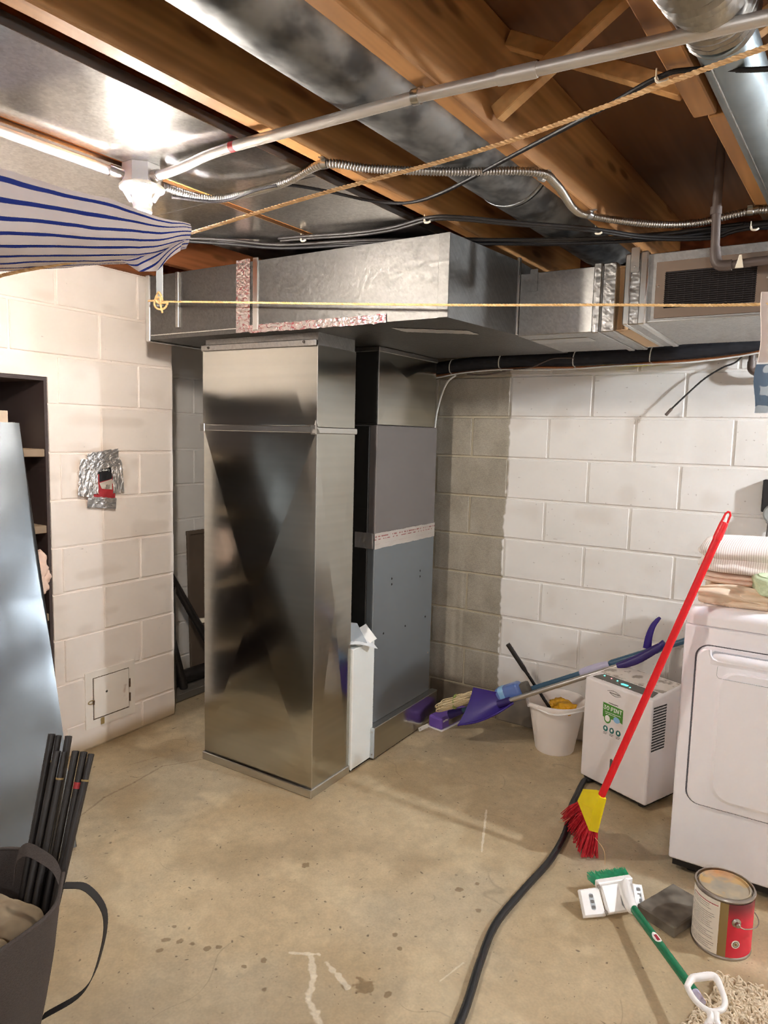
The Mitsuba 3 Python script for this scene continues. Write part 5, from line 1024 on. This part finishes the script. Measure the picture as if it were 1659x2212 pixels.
ga, gb, _ = frame(gd); top_n = unit(np.array((.25, -.55, .8)) - gd * (np.array((.25, -.55, .8)) @ gd)); gs = np.cross(top_n, gd)
m = grid(lambda u, v: (G0 + gd * .175)[None] + np.outer((u - .5) * .046, gd) + .01225 * (np.outer(np.cos((v - .5) * 1.7 * np.sqrt(np.maximum(0, 1 - (2 * u - 1) ** 2))), top_n) + np.outer(np.sin((v - .5) * 1.7 * np.sqrt(np.maximum(0, 1 - (2 * u - 1) ** 2))), gs)), 20, 12); obj('label', thick(m, .0004), 'm_stickerwhite', k, 50)
m = grid(lambda u, v: (G0 + gd * .178)[None] + np.outer((u - .5) * .026, gd) + .0127 * (np.outer(np.cos((v - .5) * .7), top_n) + np.outer(np.sin((v - .5) * .7), gs)), 10, 8); obj('label_print', thick(m, .0004), 'm_inkred', k, 50)
k = thing('grip_tool', 'white plastic tool with a D-shaped grip over the end of the green pole, bottom right', 'tool')
DZ = [(1.581, -1.575, .146), (1.588, -1.546, .150), (1.604, -1.532, .152), (1.628, -1.513, .153), (1.640, -1.517, .152), (1.652, -1.540, .150), (1.665, -1.572, .146), (1.662, -1.600, .143), (1.640, -1.618, .141), (1.616, -1.614, .142), (1.596, -1.598, .144)]
obj('grip', tube(spline(DZ + [DZ[0]], 6)[:-1], [.0068 + .003 * max(0, math.cos((i - 15) / 66 * 6.28)) for i in range(66)], 12, closed=True), 'm_plasticwhite', k, 50)
obj('stem', tube(spline([(1.636, -1.616, .140), (1.643, -1.633, .135), (1.636, -1.655, .120), (1.632, -1.70, .09), (1.635, -1.80, .03)], 6), .008, 12), 'm_plasticwhite', k, 40)
obj('stem', tube(spline([(1.650, -1.612, .140), (1.655, -1.632, .135), (1.668, -1.655, .120), (1.672, -1.70, .09), (1.66, -1.80, .03)], 6), .008, 12), 'm_plasticwhite', k, 40)
obj('base', rbox(1.60, 1.70, -1.98, -1.78, .0355, .060, .01, 3), 'm_plasticwhite', k, 40)

# ------------------------------------------------------------------ paint can on the floor, slab, rug
k = thing('paint_can', 'rusty-lidded paint can with a white and red label by the dryer', 'paint can')
cc_ = np.array((1.612, -1.138, 0)); R_, H_ = .080, .178
obj('body', lathe([(0, 0), (R_ + .001, 0), (R_ + .002, .003), (R_ + .001, .006), (R_ - .001, .008), (R_ - .001, H_ - .006), (R_ + .001, H_ - .004), (R_ + .003, H_), (R_ + .001, H_ + .004), (R_ - .004, H_ + .005), (R_ - .005, H_ - .004), (R_ - .009, H_ - .006), (R_ - .011, H_ + .001), (R_ - .013, H_ + .002)], cc_, 64), 'm_tin', k, 40)
obj('lid', lathe([(R_ - .0085, H_ - .0045), (R_ - .0105, H_ + .003), (R_ - .0135, H_ + .003), (R_ - .016, H_ - .003), (0, H_ - .003)], cc_, 64), 'm_lid', k, 40)
def wrap(a0, a1, z0, z1, dr_=0., n=40, nz=6): return grid(lambda u, v: np.c_[cc_[0] + (R_ + .0002 + dr_) * np.cos(a0 + (a1 - a0) * u), cc_[1] + (R_ + .0002 + dr_) * np.sin(a0 + (a1 - a0) * u), z0 + (z1 - z0) * v], n, nz)
rad = math.radians
obj('label', wrap(rad(150), rad(269), .010, H_ - .007), 'm_labelwhite', k, True, 'white paper label with small print')
obj('label_band', wrap(rad(269), rad(285), .010, H_ - .007), 'm_labelgold', k, True); obj('label_red', wrap(rad(285), rad(400), .010, H_ - .007, nz=24), 'm_labelred', k, True, 'red label')
rng = np.random.RandomState(5)
for i in range(23):
    z = .155 - i * .0062; a0 = rad(190 + rng.uniform(0, 8)) if i % 6 else rad(205); a1 = rad(262 - rng.uniform(0, 16)) if i else rad(266)
    if i in (4, 13, 18): continue
    obj('print_line', wrap(a0, a1, z, z + (.0024 if i == 0 else .0013), .0003, 20, 2), 'm_inkred' if i == 0 else 'm_ink', k, True)
def onp(a, z, poly, d, mt_):
    a = rad(a); return obj('seal', oriented(prism(poly, d), (cc_[0] + (R_ + .0002) * math.cos(a), cc_[1] + (R_ + .0002) * math.sin(a), z), (-math.sin(a), math.cos(a), 0), (0, 0, 1), (math.cos(a), math.sin(a), 0)), mt_, k, False)
onp(303, .052, ell(0, 0, .012, .012), .0012, 'm_labelwhite'); onp(303, .052, ell(0, 0, .0085, .0085).difference(ell(0, 0, .0065, .0065)), .0016, 'm_ink'); onp(303, .052, ell(0, 0, .0045, .0045), .0016, 'm_labelgold')
a = rad(301); ct = cc_ + np.array((R_ * math.cos(a), R_ * math.sin(a), .118)); cn = np.array((math.cos(a), math.sin(a), 0)); tg = np.array((-math.sin(a), math.cos(a), 0))
obj('handle_ear', oriented(lathe([(0, 0), (.013, 0), (.013, .002), (.009, .005), (.007, .006), (.007, .014), (.004, .017), (0, .017)], (0, 0, 0), 24), ct, tg, (0, 0, 1), cn), 'm_tin', k, 40)
hp = [ct + cn * .012, ct + cn * .016 + tg * .012 - np.array((0, 0, .006))] + [cc_ + np.array(((R_ + .014) * math.cos(a + t), (R_ + .014) * math.sin(a + t), .112 - .018 * math.sin(t))) for t in np.linspace(.35, 3.0, 14)]
obj('wire_handle', tube(spline(hp, 3), .0016, 8), 'm_tin', k, 40)
sd = unit((.923, -.385, 0)); sv = np.array((.385, .923, 0))
solo('slab', oriented(crumple(cham(0, .128, 0, .190, 0, .036, .004).subdivide().subdivide().subdivide(), .001, 30, 3), (1.376, -1.157, 0), sd, sv, (0, 0, 1)), 'm_slab', 'dark grey-brown slab lying on the floor between the green scrub mop and the paint can', 'slab', smooth=20)
k = thing('rug', 'shaggy beige rug at the bottom right corner', 'rug')
RP = Polygon([(1.635, -1.300), (2.35, -1.245), (2.35, -2.3), (1.50, -2.3), (1.515, -1.85), (1.575, -1.58), (1.615, -1.40)])
obj('backing', plate(RP, (0, 0, .001), (1, 0, 0), (0, 1, 0), .008), 'm_rug', k, False)
rng = np.random.RandomState(3); tf = []
pr = __import__('shapely').prepared.prep(RP.buffer(-.004)); Pt = __import__('shapely').geometry.Point
yarn = [tube(spline([(0, 0, 0), (.004 * math.cos(q), .004 * math.sin(q), .009), (.014 * math.cos(q + .5), .014 * math.sin(q + .5), .011 + .004 * (q % 1)), (.019 * math.cos(q + .9), .019 * math.sin(q + .9), .003)], 2), .0030, 5) for q in np.arange(24) * .262]
VV, FF, o_ = [], [], 0
for i in range(9500):
    near = i < 5600
    x, y = (rng.uniform(1.5, 1.95), rng.uniform(-1.95, -1.24)) if near else (rng.uniform(1.5, 2.35), rng.uniform(-2.3, -1.24))
    if not pr.contains(Pt(x, y)): continue
    t = yarn[rng.randint(24)]; VV.append(t.vertices * [1, 1, rng.uniform(.7, 1.3)] + (x, y, .008)); FF.append(t.faces + o_); o_ += len(t.vertices)
obj('pile', trimesh.Trimesh(np.vstack(VV), np.vstack(FF), process=False), 'm_rug', k, 70); labels[k + '__pile'] = {'kind': 'stuff'}
